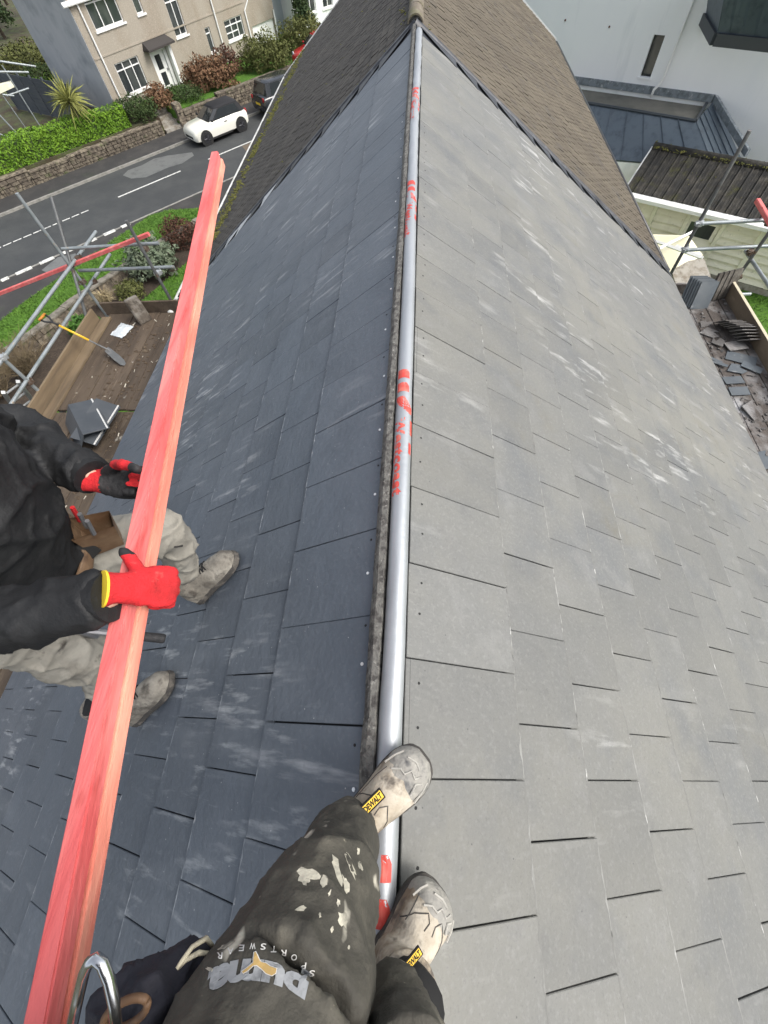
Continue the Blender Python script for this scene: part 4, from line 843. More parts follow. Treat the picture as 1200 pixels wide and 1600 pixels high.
for p, q in ((A_, B_), (B_, C_)):
    n_ = (q-p).cross(V((0, 0, 1))).normalized()*.12; r_ = [p-n_, q-n_, q+n_, p+n_]; b.add([v+V((0, 0, .04)) for v in r_]+[v+V((0, 0, -.22)) for v in r_], [(0,1,2,3),(7,6,5,4),(0,4,5,1),(1,5,6,2),(2,6,7,3),(3,7,4,0)])
b.build('edge_trim', m_zincd, up)
# things lying between the houses
m_foam = mat('yellowed insulation', (.76, .72, .52), .8, [((.82, .8, .68), 2, .45, .7)]); 
def plank(name, label, cat, pts, th, m, group=None):
    b = MB(); n_ = (pts[1]-pts[0]).cross(pts[2]-pts[0]).normalized()*th
    if n_.z > 0: n_ = -n_
    k = len(pts); b.add(pts+[p+n_ for p in pts], [tuple(range(k)), tuple(range(k, 2*k))[::-1]]+[(i, k+i, k+(i+1) % k, (i+1) % k) for i in range(k)])
    bm_fix = b; o = bm_fix.build(name, m); fixn(o); return tag(o, label, cat, group)
def fixn(o):
    bm = bmesh.new(); bm.from_mesh(o.data); bmesh.ops.recalc_face_normals(bm, faces=bm.faces); bm.to_mesh(o.data); bm.free()
plank('insulation_board', 'cream yellow board leaning by the garage, below the white frame', 'board', [at(1020, 366, -6.7), at(1076, 368, -6.6), at(1098, 398, -7.2), at(1046, 425, -7.3)], .05, m_foam)
plank('concrete_slab', 'stained concrete slab on end below the scaffold pole', 'slab', [at(1046, 412, -7.2), at(1100, 404, -7.2), at(1112, 436, -7.4), at(1058, 450, -7.4)], .6, m_conc)
o = thing('window_frame', at(1050, 380, -6.6), 'white plastic strip frame lying across the cream yellow board', 'frame')
for (xa, ya), (xb, yb) in (((1030, 388), (1082, 362)), ((1022, 376), (1094, 402)), ((1056, 384), (1098, 403))):
    b = MB(); b.tube([at(xa, ya, -6.5), at(xb, yb, -6.52)], [.05, .05], 4); b.build('bar', m_white, o)

# ================================================================ SCAFFOLDS
m_tube = mat('galvanised tube', (.30, .33, .34), .45, [((.20, .23, .23), 5, .45, .7), ((.36, .30, .23), 13, .62, .72)], metal=.35)
m_tubed = mat('weathered scaffold tube', (.12, .125, .125), .55, [((.2, .2, .2), 9, .5, .7), ((.15, .09, .05), 7, .6, .75)], metal=.3)
m_coup = mat('rusty coupler', (.10, .065, .045), .8, [((.2, .19, .17), 30, .5, .65)], metal=.3); m_coupz = mat('zinc coupler', (.5, .52, .52), .4, metal=.6)
m_board = mat('weathered scaffold board', (.095, .070, .048), .9, [((.05, .036, .025), 1.6, .42, .66, (3, .5, 3)), ((.18, .14, .10), 6, .6, .78, (3, .25, 3)), ((.05, .035, .025), 9, .56, .72, (4, .3, 4)), ((.3, .28, .24), 5, .68, .75)], [(45, .5, (4, .4, 4))], rand=.15)
m_boardl = mat('pale toe board', (.19, .14, .085), .85, [((.11, .08, .05), 2.5, .42, .66, (3, .3, 3)), ((.12, .09, .06), 7, .6, .72, (4, .2, 4))], [(45, .4, (4, .3, 4))])
m_boardm = mat('muddy grey board', (.115, .098, .085), .9, [((.07, .058, .05), 2.4, .4, .62), ((.26, .25, .24), 3.2, .5, .7), ((.42, .42, .42), 1.5, .56, .75, (1, .7, 1))], [(40, .6)], rand=.12)
m_pink = mat('pink treated batten', (.68, .138, .133), .78, [((.76, .27, .24), 3, .45, .7, (4, .4, 4)), ((.55, .07, .07), 7, .53, .74, (3, .22, 3)), ((.45, .06, .05), 5, .64, .74, (2, 1, 2)), ((.36, .07, .05), 4, .10, .05, (1, .6, 1), .8, 'spots')], [(80, .3, (2, .3, 2))])
def coupler(o, p, m=None, s=.05, ax=(0, 0, 1)):
    b = MB(); M = frame(p, V(ax).orthogonal(), ax); b.tube([M @ V((0, 0, -.03)), M @ V((0, 0, .03))], s*.86, 10); b.box((-s*1.25, -.022, -.022), (s*1.3, .022, .022), M=M); b.tube([M @ V((s, 0, -.04)), M @ V((s, 0, .05))], .009, 6); b.tube([M @ V((0, -s*1.2, 0)), M @ V((0, s*1.25, 0))], .016, 6)
    return b.build('coupler', m or m_coup, o)
def tube(o, p, q, m=None, r=.0242):
    b = MB(); p, q = V(p), V(q); d = (q-p).normalized(); b.tube([p, q], r, 12); t = b.build('tube', m or m_tube, o, smooth=50); return t
sc = thing('scaffold', (-5.4, 5, -8.5), 'galvanised tube scaffold along the shaded eaves above the front garden', 'scaffold')
s1 = at(160, 484, -2.95); s7 = at(275, 483, -2.95); s8 = at(80, 629, -2.95)
for p, zt in ((s1, atvert(s1, 26, 302).z), (s7, atvert(s7, 202, 343).z)): tube(sc, (p.x, p.y, -8.5), (p.x, p.y, zt), m_tubed if p is s7 else m_tube)
tube(sc, (s8.x, s8.y, -8.5), (s8.x, s8.y, atvert(s8, 6, 561).z))
for yb in (-.9,): tube(sc, (-5.45, yb, -8.5), (-5.45, yb, -1.7))
X0 = -5.42
tube(sc, atx(150, 362, X0), (X0, -3.2, -2.16)); tube(sc, atx(172, 397, X0), (X0+.02, -3.2, -2.55))
tube(sc, aty(97, 389, 6.52), aty(248, 380, 6.52)); tube(sc, aty(123, 423, 6.52), aty(272, 417, 6.52))
tube(sc, atx(80, 308, -5.5), atx(146, 532, -5.5), m_tubed)
for yt in (6.1, 4.0, 1.6, -1.0): tube(sc, (-5.6, yt, -3.04), (-3.55, yt, -3.04))
tube(sc, (-5.3, -3.2, -3.09), (-5.3, 6.9, -3.09)); tube(sc, (-4.1, -3.2, -3.09), (-4.1, 6.9, -3.09))
for p in ((s1.x, s1.y+.05, -2.19), (X0, 6.5, -2.52), (X0+.03, 6.5, -2.14), (s1.x, s1.y, -2.45), (s8.x, s8.y, -2.55)): coupler(sc, p)
for p in ((s7.x, s7.y+.06, -2.36), (s8.x, s8.y, -2.13), (s7.x, s7.y+.03, -2.86)): coupler(sc, p, m_coupz)
coupler(sc, (s7.x, s7.y+.06, -2.0))
# boards of the shaded deck, each one loose
rnd = random.Random(81); k = 0
for i in range(6):
    xb = -3.93-.232*i
    for (ya, yb) in ((4.02+rnd.uniform(-.02, .02), 6.25), (.12, 3.98), (-3.6, .08)):
        b = MB(); z = -2.985+rnd.uniform(-.004, .006); b.box((xb-.222, ya, z), (xb, yb, z+.038)); o = b.build('scaffold_board', m_board, bevel=.004)
        tag(o, ('brown scaffold board under the %s, %s from the eaves' % (('plastic bag', 'two dark ridge tiles', 'man in the black jacket')[0 if ya > 3 else 1 if ya > 0 else 2], ('first', 'second', 'third', 'fourth', 'fifth', 'sixth')[i])), 'scaffold board', 'deck boards on the shaded side')
b = MB(); b.add([(-5.36, -3.6, -2.945), (-5.31, -3.6, -2.95), (-5.17, -3.6, -2.73), (-5.21, -3.6, -2.715), (-5.36, 6.15, -2.945), (-5.31, 6.15, -2.95), (-5.13, 6.15, -2.73), (-5.17, 6.15, -2.715)][:8], [(0,1,2,3),(7,6,5,4),(0,4,5,1),(1,5,6,2),(2,6,7,3),(3,7,4,0)])
b = MB(); b.box((-5.382, -3.6, -2.943), (-5.22, 6.12, -2.905)); o = b.build('toe_board', m_boardl, bevel=.004); fixn(o); tag(o, 'pale brown plank laid along the outer edge of the shaded deck', 'scaffold board')
b = MB(); b.box((-5.42, -3.6, -2.99), (-5.386, 6.05, -2.70)); o = b.build('toe_board', m_boardl, bevel=.004); tag(o, 'pale upright toe board outside the deck below the tubes', 'scaffold board')
b = MB(); b.box((-5.4, 6.27, -2.985), (-3.7, 6.31, -2.76)); o = b.build('toe_board', m_board, bevel=.004); tag(o, 'brown toe board across the end of the deck behind the block', 'scaffold board')
b = MB(); pA, pB = aty(233, 365, 6.44), aty(-40, 474, 6.44); M = frame(pA, pB-pA, (0, 0, 1)); b.box((0, -.0125, -.025), ((pB-pA).length, .0125, .025), M=M); b.box((0, .015, -.024), ((pB-pA).length, .037, .022), M=M)
o = b.build('guard_rail_batten', m_pink, bevel=.002); tag(o, 'pink batten pair tied across the scaffold standards as a rail', 'batten')
# block, bag, spade, ridge tiles, ladder
M = frame(at(221, 509, -2.945), at(238, 500, -2.945)-at(221, 509, -2.945), (0, .25, 1))
b = MB(); b.box((0, 0, 0), (.215, .12, .40), M=M); o = b.build('block', mat('weathered timber block', (.12, .10, .08), .95, [((.25, .23, .2), 5, .45, .65), ((.05, .04, .03), 9, .5, .7)], [(40, .8)]), bevel=.012, seg=2); tag(o, 'weathered grey brown block standing upright at the end of the deck', 'block')
b = MB(); rnd = random.Random(82); c = at(191, 517, -2.94); vs = []; n_ = 14
for i in range(n_):
    for j in range(n_): u, v = i/(n_-1)-.5, j/(n_-1)-.5; vs.append((c.x+u*.26+v*.08, c.y+v*.30-u*.1, -2.94+.03*(1-(2*u)**2)*(1-(2*v)**2)+.022*abs(noise.noise(V((u*7, v*7, 1))))+.006*rnd.random()))
b.add(vs, [(i*n_+j, (i+1)*n_+j, (i+1)*n_+j+1, i*n_+j+1) for i in range(n_-1) for j in range(n_-1)]); o = b.build('plastic_bag', mat('clear plastic bag', (.52, .56, .58), .2, [((.75, .78, .8), 14, .5, .7)], spec=.8), smooth=25); tag(o, 'crumpled clear plastic bag lying on the brown deck', 'plastic bag')
blade = at(197, 571, -2.93); neck = at(166, 545, -2.82); grip = atx(73, 499, -5.5); sh1 = neck.lerp(grip, .30); sh2 = neck.lerp(grip, .80)
sp_ = thing('spade', blade, 'spade with yellow shaft and black D handle leaning over the rail', 'spade'); dr_ = (grip-neck).normalized(); sd_ = dr_.cross(V((0, 0, 1))).normalized()
b = MB(); b.tube([neck-dr_*.05, sh1], .013, 8); b.build('socket', m_tubed, sp_); b = MB(); b.tube([sh1, sh2], .0165, 10); b.build('shaft', mat('yellow shaft', (.75, .45, .03), .4), sp_, smooth=True)
b = MB(); nrm = sd_.cross(dr_); q = []
for f, w_, dd in ((0, .05, .0), (.05, .06, 0), (.16, .066, .012), (.24, .058, .008), (.28, .028, 0)): q.append((f, w_, dd))
vs = []; 
for f, w_, dd in q: c = neck.lerp(blade, f/.31*1.05); vs += [c-sd_*w_, c+nrm*(dd-.012), c+sd_*w_]
b.add(vs, [(i*3+j, i*3+j+1, (i+1)*3+j+1, (i+1)*3+j) for i in range(4) for j in range(2)]); o = b.build('blade', m_tubed, sp_)
b = MB(); b.tube([sh2, sh2.lerp(grip, .5), grip-sd_*.055, grip+dr_*.06-sd_*.06], .014, 7); b.tube([sh2.lerp(grip, .5), grip+sd_*.055, grip+dr_*.06+sd_*.06], .014, 7); b.build('yoke', m_black, sp_, smooth=True)
b = MB(); b.tube([grip+dr_*.06-sd_*.075, grip+dr_*.06+sd_*.075], .018, 9); b.build('grip', mat('orange grip', (.7, .28, .04), .5), sp_, smooth=True)
RSC = 1.55
m_rt = mat('new dark ridge tile', (.045, .052, .06), .5, [((.065, .072, .08), 3, .45, .7)], [(150, .2)]); m_rte = mat('pale cut edge', (.6, .6, .58), .8)
def angle_tile(label, o_, x, z):
    M = frame(o_, x, z); t = thing('angle_ridge_tile', None, label, 'ridge tile', 'new angle ridge tiles on the shaded deck', M=M)
    for s in (1, -1):
        a = R(32)*s; b = MB(); c, s_ = math.cos(a)*RSC, math.sin(a)*RSC
        q = [(0, 0, 0), (0, s*c*.20, -abs(s_)*.20), (0, s*c*.20-s*0*.0, -abs(s_)*.20-.016), (0, 0, -.018)]
        b.add([(0, *p[1:]) for p in q]+[(.45*RSC, *p[1:]) for p in q], [(0,1,2,3),(7,6,5,4),(0,4,5,1),(1,5,6,2),(2,6,7,3),(3,7,4,0)]); w_ = b.build('wing', m_rt, t, local=True, bevel=.002); fixn(w_)
    b = MB(); a = R(32); e_ = .19*RSC; b.box((.0, e_*math.cos(a)-.012, -e_*math.sin(a)+.002), (.45*RSC, e_*math.cos(a)+.004, -e_*math.sin(a)+.014)); b.build('edge', m_rte, t, local=True); return t
angle_tile('dark angled ridge tile nearest the man, with a white edge line', at(106, 632, -2.62), at(133, 686, -2.62)-at(106, 632, -2.62), (-.35, 0, 1))
angle_tile('dark angled ridge tile lying behind its pair, by the boards joint', at(150, 622, -2.66), at(122, 664, -2.66)-at(150, 622, -2.66), (-.1, .2, 1))
ld = thing('ladder', (-5.8, 4.5, -8.5), 'aluminium ladder rising from the garden outside the scaffold rail', 'ladder')
m_alu = mat('dull aluminium', (.42, .43, .42), .5, metal=.5); lt = [atx(5, 613, -5.95), atx(28, 596, -5.95)]; lb = [at(56, 684, -4.4), at(80, 664, -4.4)]
lb = [lt[i]+(lb[i]-lt[i])*((-8.5-lt[i].z)/(lb[i].z-lt[i].z)) for i in (0, 1)]
for i in (0, 1): b = MB(); b.tube([lt[i], lb[i]], [.034, .034], 4); b.build('stile', m_alu, ld)
for k in range(22):
    f = .012+.045*k
    if f > 1: break
    b = MB(); b.tube([lt[0].lerp(lb[0], f), lt[1].lerp(lb[1], f)], .016, 6); b.build('rung', m_alu, ld)
# scaffold on the bright side
s2 = thing('scaffold', (4.6, 5, -8.3), 'dark tube scaffold beside the cream garage along the bright eaves', 'scaffold')
q1 = at(1048, 428, -2.95); q2 = at(1150, 437, -2.95)
tube(s2, (q1.x, q1.y, -8.3), (q1.x, q1.y, atvert(q1, 1172, 204).z), m_tubed); tube(s2, (q2.x, q2.y, -8.3), (q2.x, q2.y, -1.2), m_tubed)
tube(s2, aty(1086, 350, 6.8), aty(1230, 342, 6.8)); tube(s2, aty(1066, 391, 6.8), aty(1230, 383, 6.8)); tube(s2, (5.05, 6.9, -2.66), (5.05, -3, -2.66)); tube(s2, (5.05, 6.9, -2.2), (5.05, -3, -2.2))
for yt in (6.4, 4.0, 1.6): tube(s2, (3.5, yt, -3.04), (5.2, yt, -3.04))
for p in ((q1.x, q1.y-.03, -2.2), (q1.x, q1.y-.03, -2.56)): coupler(s2, p, m_coupz)
for p in ((5.03, 6.75, -2.6), (5.0, 6.75, -2.2), (q2.x, q2.y, -2.9)): coupler(s2, p)
b = MB(); pA, pB = at(1183, 313, -2.1), at(1235, 402, -2.1); M = frame(pA, pB-pA, (0, 0, 1)); b.box((0, -.03, -.03), (4.0, .03, .03), M=M); o = b.build('guard_rail_batten', m_pink, bevel=.008); tag(o, 'pink timber rail end on the scaffold beside the garage', 'batten')
rnd = random.Random(83)
for i in range(4):
    xb = 3.90+.232*i
    for (ya, yb) in ((2.9, 6.35), (-1.0, 2.86)):
        b = MB(); z = -2.985+rnd.uniform(-.004, .006); b.box((xb, ya, z), (xb+.222, yb, z+.038)); o = b.build('scaffold_board', m_boardm, bevel=.004)
        tag(o, 'muddy scaffold board below the bright eaves, %s from the slates, %s' % (('first', 'second', 'third', 'fourth')[i], 'garage end' if ya > 2 else 'end nearer the camera'), 'scaffold board', 'deck boards on the bright side')
b = MB(); b.box((4.70, -1., -2.985), (4.735, 6.3, -2.745)); o = b.build('toe_board', mat('brown toe board', (.21, .165, .115), .9, [((.13, .10, .07), 2, .42, .66, (3, .3, 1)), ((.34, .28, .2), 7, .6, .75, (3, .2, 1))], [(45, .4)])); tag(o, 'upright brown toe board with pale top edge beside the green lawn', 'scaffold board')
b = MB(); b.box((4.698, -1., -2.744), (4.737, 6.3, -2.738)); e_ = b.build('edge', mat('pale sawn edge', (.62, .55, .40), .9), o, local=True)
b = MB(); b.box((3.95, 6.33, -2.985), (4.7, 6.37, -2.80)); o = b.build('toe_board', m_boardm); tag(o, 'short toe board closing the garage end of the deck', 'scaffold board')
# loose slates on that deck
m_sl = mat('new loose slate', (.10, .118, .132), .6, [((.15, .165, .17), 2.5, .45, .7), ((.3, .31, .31), 8, .62, .75)], [(200, .2)], rand=.2); m_oldsl = mat('old dusty slate', (.15, .14, .13), .9, [((.3, .29, .28), 4, .45, .7), ((.08, .07, .06), 8, .5, .7)], [(60, .5)], rand=.2)
def lslate(label, c, x, z, L, w_, m, group, jag=0, th=.007):
    M = frame(c, x, z); b = MB(); pts = [(-L/2, -w_/2), (L/2, -w_/2), (L/2, w_/2), (-L/2, w_/2)]
    if jag: pts = [(-L/2, -w_/2), (L/2-.06*jag, -w_/2), (L/2, -w_*.1), (L/2-.1*jag, w_*.2), (L/2-.03, w_/2), (-L/2+.05*jag, w_/2)]
    b.prism(pts, -th/2, th/2, M); o = b.build('loose_slate', m); tag(o, label, 'slate', group); return o
rnd = random.Random(84)
for k in range(6):
    c = at(1096, 484, -2.94); lslate('blue grey slate standing on edge at the deck corner, %s from the camera' % ('first', 'second', 'third', 'fourth', 'fifth', 'sixth')[k], (c.x-.02-.026*k, c.y+.10+.024*k, -2.78+.004*k), (.05, .38, 1), (.12, -1, .38), .36, .26, m_sl, 'slates standing on edge by the pole', th=.012)
for k in range(4):
    c = at(1112+9*k, 474, -2.94); lslate('weathered brown tile standing on end beside the toe board, %s in its row' % ('first', 'second', 'third', 'last')[k], (c.x, c.y+.12+.03*k, -2.76), (.0, .3, 1), (.5, -1, .3), .38, .17, mat('old brown roof tile', (.085, .075, .062), .95, [((.19, .175, .15), 7, .45, .7)], [(50, .8)]), 'old tiles standing by the toe board', th=.03)
pc = at(1147, 516, -2.9)
for k in range(9):
    lslate('old slate with pale edge in slanting pile, %s from the top' % ('topmost', 'second', 'third', 'fourth', 'fifth', 'sixth', 'seventh', 'eighth', 'lowest')[k], (pc.x+.022*k-.06, pc.y+.14-.05*k, -2.86+.012*(4-abs(k-4))), (1, .15, -.15), (.1, .75, .75), .27, .19, m_oldsl, 'slanting pile of old slates', th=.011)
loose = [((1103, 505), .22, 20, m_oldsl, 'dusty old slate lying flat beside the slanting pile'), ((1110, 520), .25, -35, m_oldsl, 'dusty slate fragment below the slanting pile'), ((1122, 534), .2, 60, m_oldsl, 'brown grey slate piece under the lowest of the pile'), ((1150, 540), .26, 10, m_oldsl, 'broad grey slate near the toe board below the pile'),
    ((1158, 560), .36, -28, m_sl, 'long blue grey slate with nail holes lying across the deck'), ((1175, 574), .25, -40, m_sl, 'dark blue slate tip projecting past the long slate'), ((1118, 566), .3, -38, m_sl, 'narrow dark slate strip against the eaves'), ((1112, 560), .28, -36, m_sl, 'second narrow slate strip nearer the gutter'), ((1152, 576), .24, -20, m_sl, 'pale grey slate with a rounded corner'),
    ((1146, 594), .24, 4, m_sl, 'pale square slate in the middle of the litter'), ((1155, 611), .23, 2, m_sl, 'pale square slate overlapping its neighbour below'), ((1128, 600), .2, 85, m_sl, 'slate strip on edge beside the pale squares'), ((1136, 616), .2, 80, m_sl, 'short slate strip beside the lower pale square'),
    ((1178, 640), .3, 35, m_boardm, 'thin whitened offcut on the dusty boards'), ((1188, 720), .4, 15, m_sl, 'large dark slate lying near the edge of the frame'), ((1200, 750), .3, 5, m_sl, 'second large slate below the dark one')]
for k, ((x, y), L, a, m, lab) in enumerate(loose):
    c = at(x, y, -2.935+.005*(k % 4)); lslate(lab, (c.x, c.y, c.z), (math.cos(R(a)), math.sin(R(a)), rnd.uniform(-.08, .08)), (rnd.uniform(-.12, .12), rnd.uniform(-.12, .12), 1), L, L*rnd.uniform(.5, .8) if k not in (6, 7, 11, 12) else .05, m, 'broken slates littering the deck', jag=rnd.choice((0, 0, 1)) if k not in (9, 10) else 0, th=.009)
b = MB()
for k in range(420):
    p = V((rnd.uniform(3.92, 4.66), rnd.uniform(1., 6.2), -2.945)); s = rnd.uniform(.004, .016); M = frame(p, (rnd.gauss(0, 1), rnd.gauss(0, 1), .1), (rnd.gauss(0, .4), rnd.gauss(0, .4), 1)); b.box((-s*1.5, -s, 0), (s*1.5, s, s*.6), M=M)
o = b.build('rubble', m_oldsl, kind='stuff'); tag(o, 'slate chips and rubble scattered over the dusty deck', 'rubble')
b = MB()
for k in range(90):
    p = V((rnd.uniform(-5.1, -3.95), rnd.uniform(1., 6.2), -2.944)); s = rnd.uniform(.003, .012); M = frame(p, (rnd.gauss(0, .3), rnd.gauss(0, 1), .1), (rnd.gauss(0, .3), rnd.gauss(0, .3), 1)); b.box((-s*3, -s*.6, 0), (s*3, s*.6, s*.4), M=M)
o = b.build('debris', mat('pale splinters', (.5, .46, .38), .9), kind='stuff'); tag(o, 'pale wood splinters and chips on the brown deck', 'debris')
b = MB(); rnd = random.Random(86)
for k in range(620):
    c_ = rnd.choice(((-4.3, 5.3), (-4.6, 4.4), (-4.2, 4.0), (-4.75, 5.7), (-4.1, 3.0), (-4.5, 2.2))); p = V((c_[0]+rnd.gauss(0, .16), c_[1]+rnd.gauss(0, .35), -2.946)); s = abs(rnd.gauss(0, .012))+.004
    if -5.2 < p.x < -3.96: b.ball(p, (s*1.3, s, s*.5), 5, 3)
o = b.build('mud', mat('drying mud', (.07, .048, .03), 1., [((.12, .09, .06), 9, .45, .65)], [(40, .8)]), kind='stuff'); tag(o, 'crumbs of drying mud trodden over the brown deck', 'mud')
# scaffold in the far garden
s3 = thing('scaffold', rd(4.8, 41, -8), 'distant pale scaffold with a cream board in the far garden', 'scaffold'); pl = N2*40.5
def fp_(x, y): return atpl(x, y, pl, N2)
for a, c, r in (((-6, 95), (56, 104), .05), ((-6, 112), (45, 113), .05), ((3, 102), (63, 198), .04), ((10, 150), (45, 138), .045), ((4, 148), (22, 150), .05), ((-10, 170), (24, 206), .05), ((5, 150), (40, 200), .03), ((-5, 208), (16, 215), .04)): tube(s3, fp_(*a), fp_(*c), m_tube, r)
b = MB(); q = [fp_(-8, 135), fp_(20, 128), fp_(23, 136), fp_(-8, 150)]; b.add(q+[p-N2*-.4 for p in q], [(0,1,2,3),(7,6,5,4),(0,4,5,1),(1,5,6,2),(2,6,7,3),(3,7,4,0)]); o = b.build('board', m_foam, s3)

# ================================================================ PEOPLE
def fuse(name, b, voxel, m, parent=None, smooth=4, wr=None, local=False, M=None, matfn=None, **kw):
    """grow the overlapping shapes of b into one continuous surface; wr(point, normal) -> offset along the normal (folds of cloth)"""
    me = b.mesh('tmp', bpy.data.materials[0]); o = bpy.data.objects.new('tmp', me); col.objects.link(o)
    r = o.modifiers.new('r', 'REMESH'); r.mode = 'VOXEL'; r.voxel_size = voxel
    s = o.modifiers.new('s', 'SMOOTH'); s.factor = .5; s.iterations = smooth
    bpy.context.view_layer.update(); dg = bpy.context.evaluated_depsgraph_get()
    n = bpy.data.meshes.new_from_object(o.evaluated_get(dg)); bpy.data.objects.remove(o); bpy.data.meshes.remove(me)
    n.materials.clear()
    for x in (m if isinstance(m, (list, tuple)) else [m]): n.materials.append(x)
    if wr:
        no = [v.normal.copy() for v in n.vertices]
        for v, q in zip(n.vertices, no): v.co += q*wr(v.co, q)
    for p in n.polygons:
        p.use_smooth = True
        p.material_index = matfn(p.center, p.normal) if matfn else 0
    n.name = name; n.update(); return link(name, n, parent, local=local, M=M, **kw)
def ridged(p, sc, st, seed=0):
    v = noise.noise(V((p.x*st[0], p.y*st[1], p.z*st[2]))*sc+V((seed, seed*2, seed*3))); return 1-abs(v)*2
def folds(amp, sc, st=(1, 1, 1), seed=0):
    def f(p, n):
        q = p+V((noise.noise(p*4), noise.noise(p*4+V((9, 0, 0))), noise.noise(p*4+V((0, 9, 0)))))*.05
        a = max(0., ridged(q, sc, st, seed)); c = max(0., ridged(q, sc*2.1, st, seed+5))
        return amp*1.5*(a**3-.25)+amp*.8*(c**3-.25)
    return f
m_jacket = mat('black work jacket', (.0115, .012, .013), .66, [((.028, .029, .030), 7, .5, .75), ((.06, .058, .055), 30, .66, .8, None, .5)], [(300, .35), (28, .3)], spec=.35)
m_khaki = mat('grey khaki work trousers', (.235, .22, .185), .9, [((.30, .285, .245), 5, .42, .68), ((.12, .11, .09), 8, .55, .75), ((.07, .06, .05), 17, .62, .75)], [(260, .4), (30, .3)])
m_jogger = mat('dirty black joggers', (.045, .042, .034), .85, [((.085, .078, .062), 5, .40, .66), ((.14, .128, .10), 12, .52, .72, None, .7), ((.55, .52, .43), 17, .66, .72, (1, .45, .6), .95, 3), ((.42, .38, .29), 42, .69, .75, None, .8)], [(320, .35), (35, .35)])
m_red = mat('red glove knit', (.56, .016, .022), .9, [((.34, .012, .014), 14, .46, .66), ((.30, .12, .10), 26, .6, .76), ((.10, .02, .02), 9, .66, .78)], [(230, .9), (40, .4)]); m_palm = mat('black glove coating', (.014, .014, .015), .7, [((.05, .045, .045), 14, .5, .72), ((.2, .03, .03), 9, .6, .75)], [(90, .4)])
m_yel = mat('yellow glove cuff', (.78, .55, .03), .8); m_skin = mat('skin', (.50, .29, .21), .55, [((.58, .34, .26), 14, .5, .7)]); m_lea = mat('brown leather', (.12, .065, .032), .65, [((.2, .13, .075), 8, .45, .7), ((.05, .03, .02), 14, .55, .7)], [(60, .3)])
m_boot = mat('dirty grey work boot', (.17, .155, .13), .85, [((.30, .28, .24), 12, .45, .68), ((.07, .06, .05), 19, .5, .68)], [(70, .6)]); m_sole = mat('dark boot sole', (.05, .046, .042), .9, [((.15, .135, .115), 20, .5, .7)], [(60, .4)])
m_tan = mat('tan suede boot', (.335, .285, .215), .9, [((.50, .45, .37), 9, .42, .6), ((.19, .15, .105), 13, .48, .64), ((.11, .095, .08), 24, .56, .70), ((.62, .58, .50), 20, .66, .76)], [(110, .5)]); m_toe = mat('grey rubber toe cap', (.27, .26, .235), .85, [((.42, .40, .35), 18, .45, .68), ((.10, .10, .10), 26, .52, .7)], [(80, .5)]); m_toel = mat('pale worn rubber', (.40, .385, .345), .85, [((.25, .24, .22), 30, .5, .7)])
m_sock = mat('black sock', (.01, .01, .01), .95)
BST = [(f_, a_*1.06, c_*1.04) for f_, a_, c_ in [(0, .026, .066), (.04, .034, .088), (.12, .038, .105), (.22, .039, .105), (.35, .040, .098), (.48, .044, .086), (.6, .049, .074), (.72, .052, .066), (.82, .051, .060), (.9, .046, .053), (.96, .035, .043), (1., .016, .026)]]
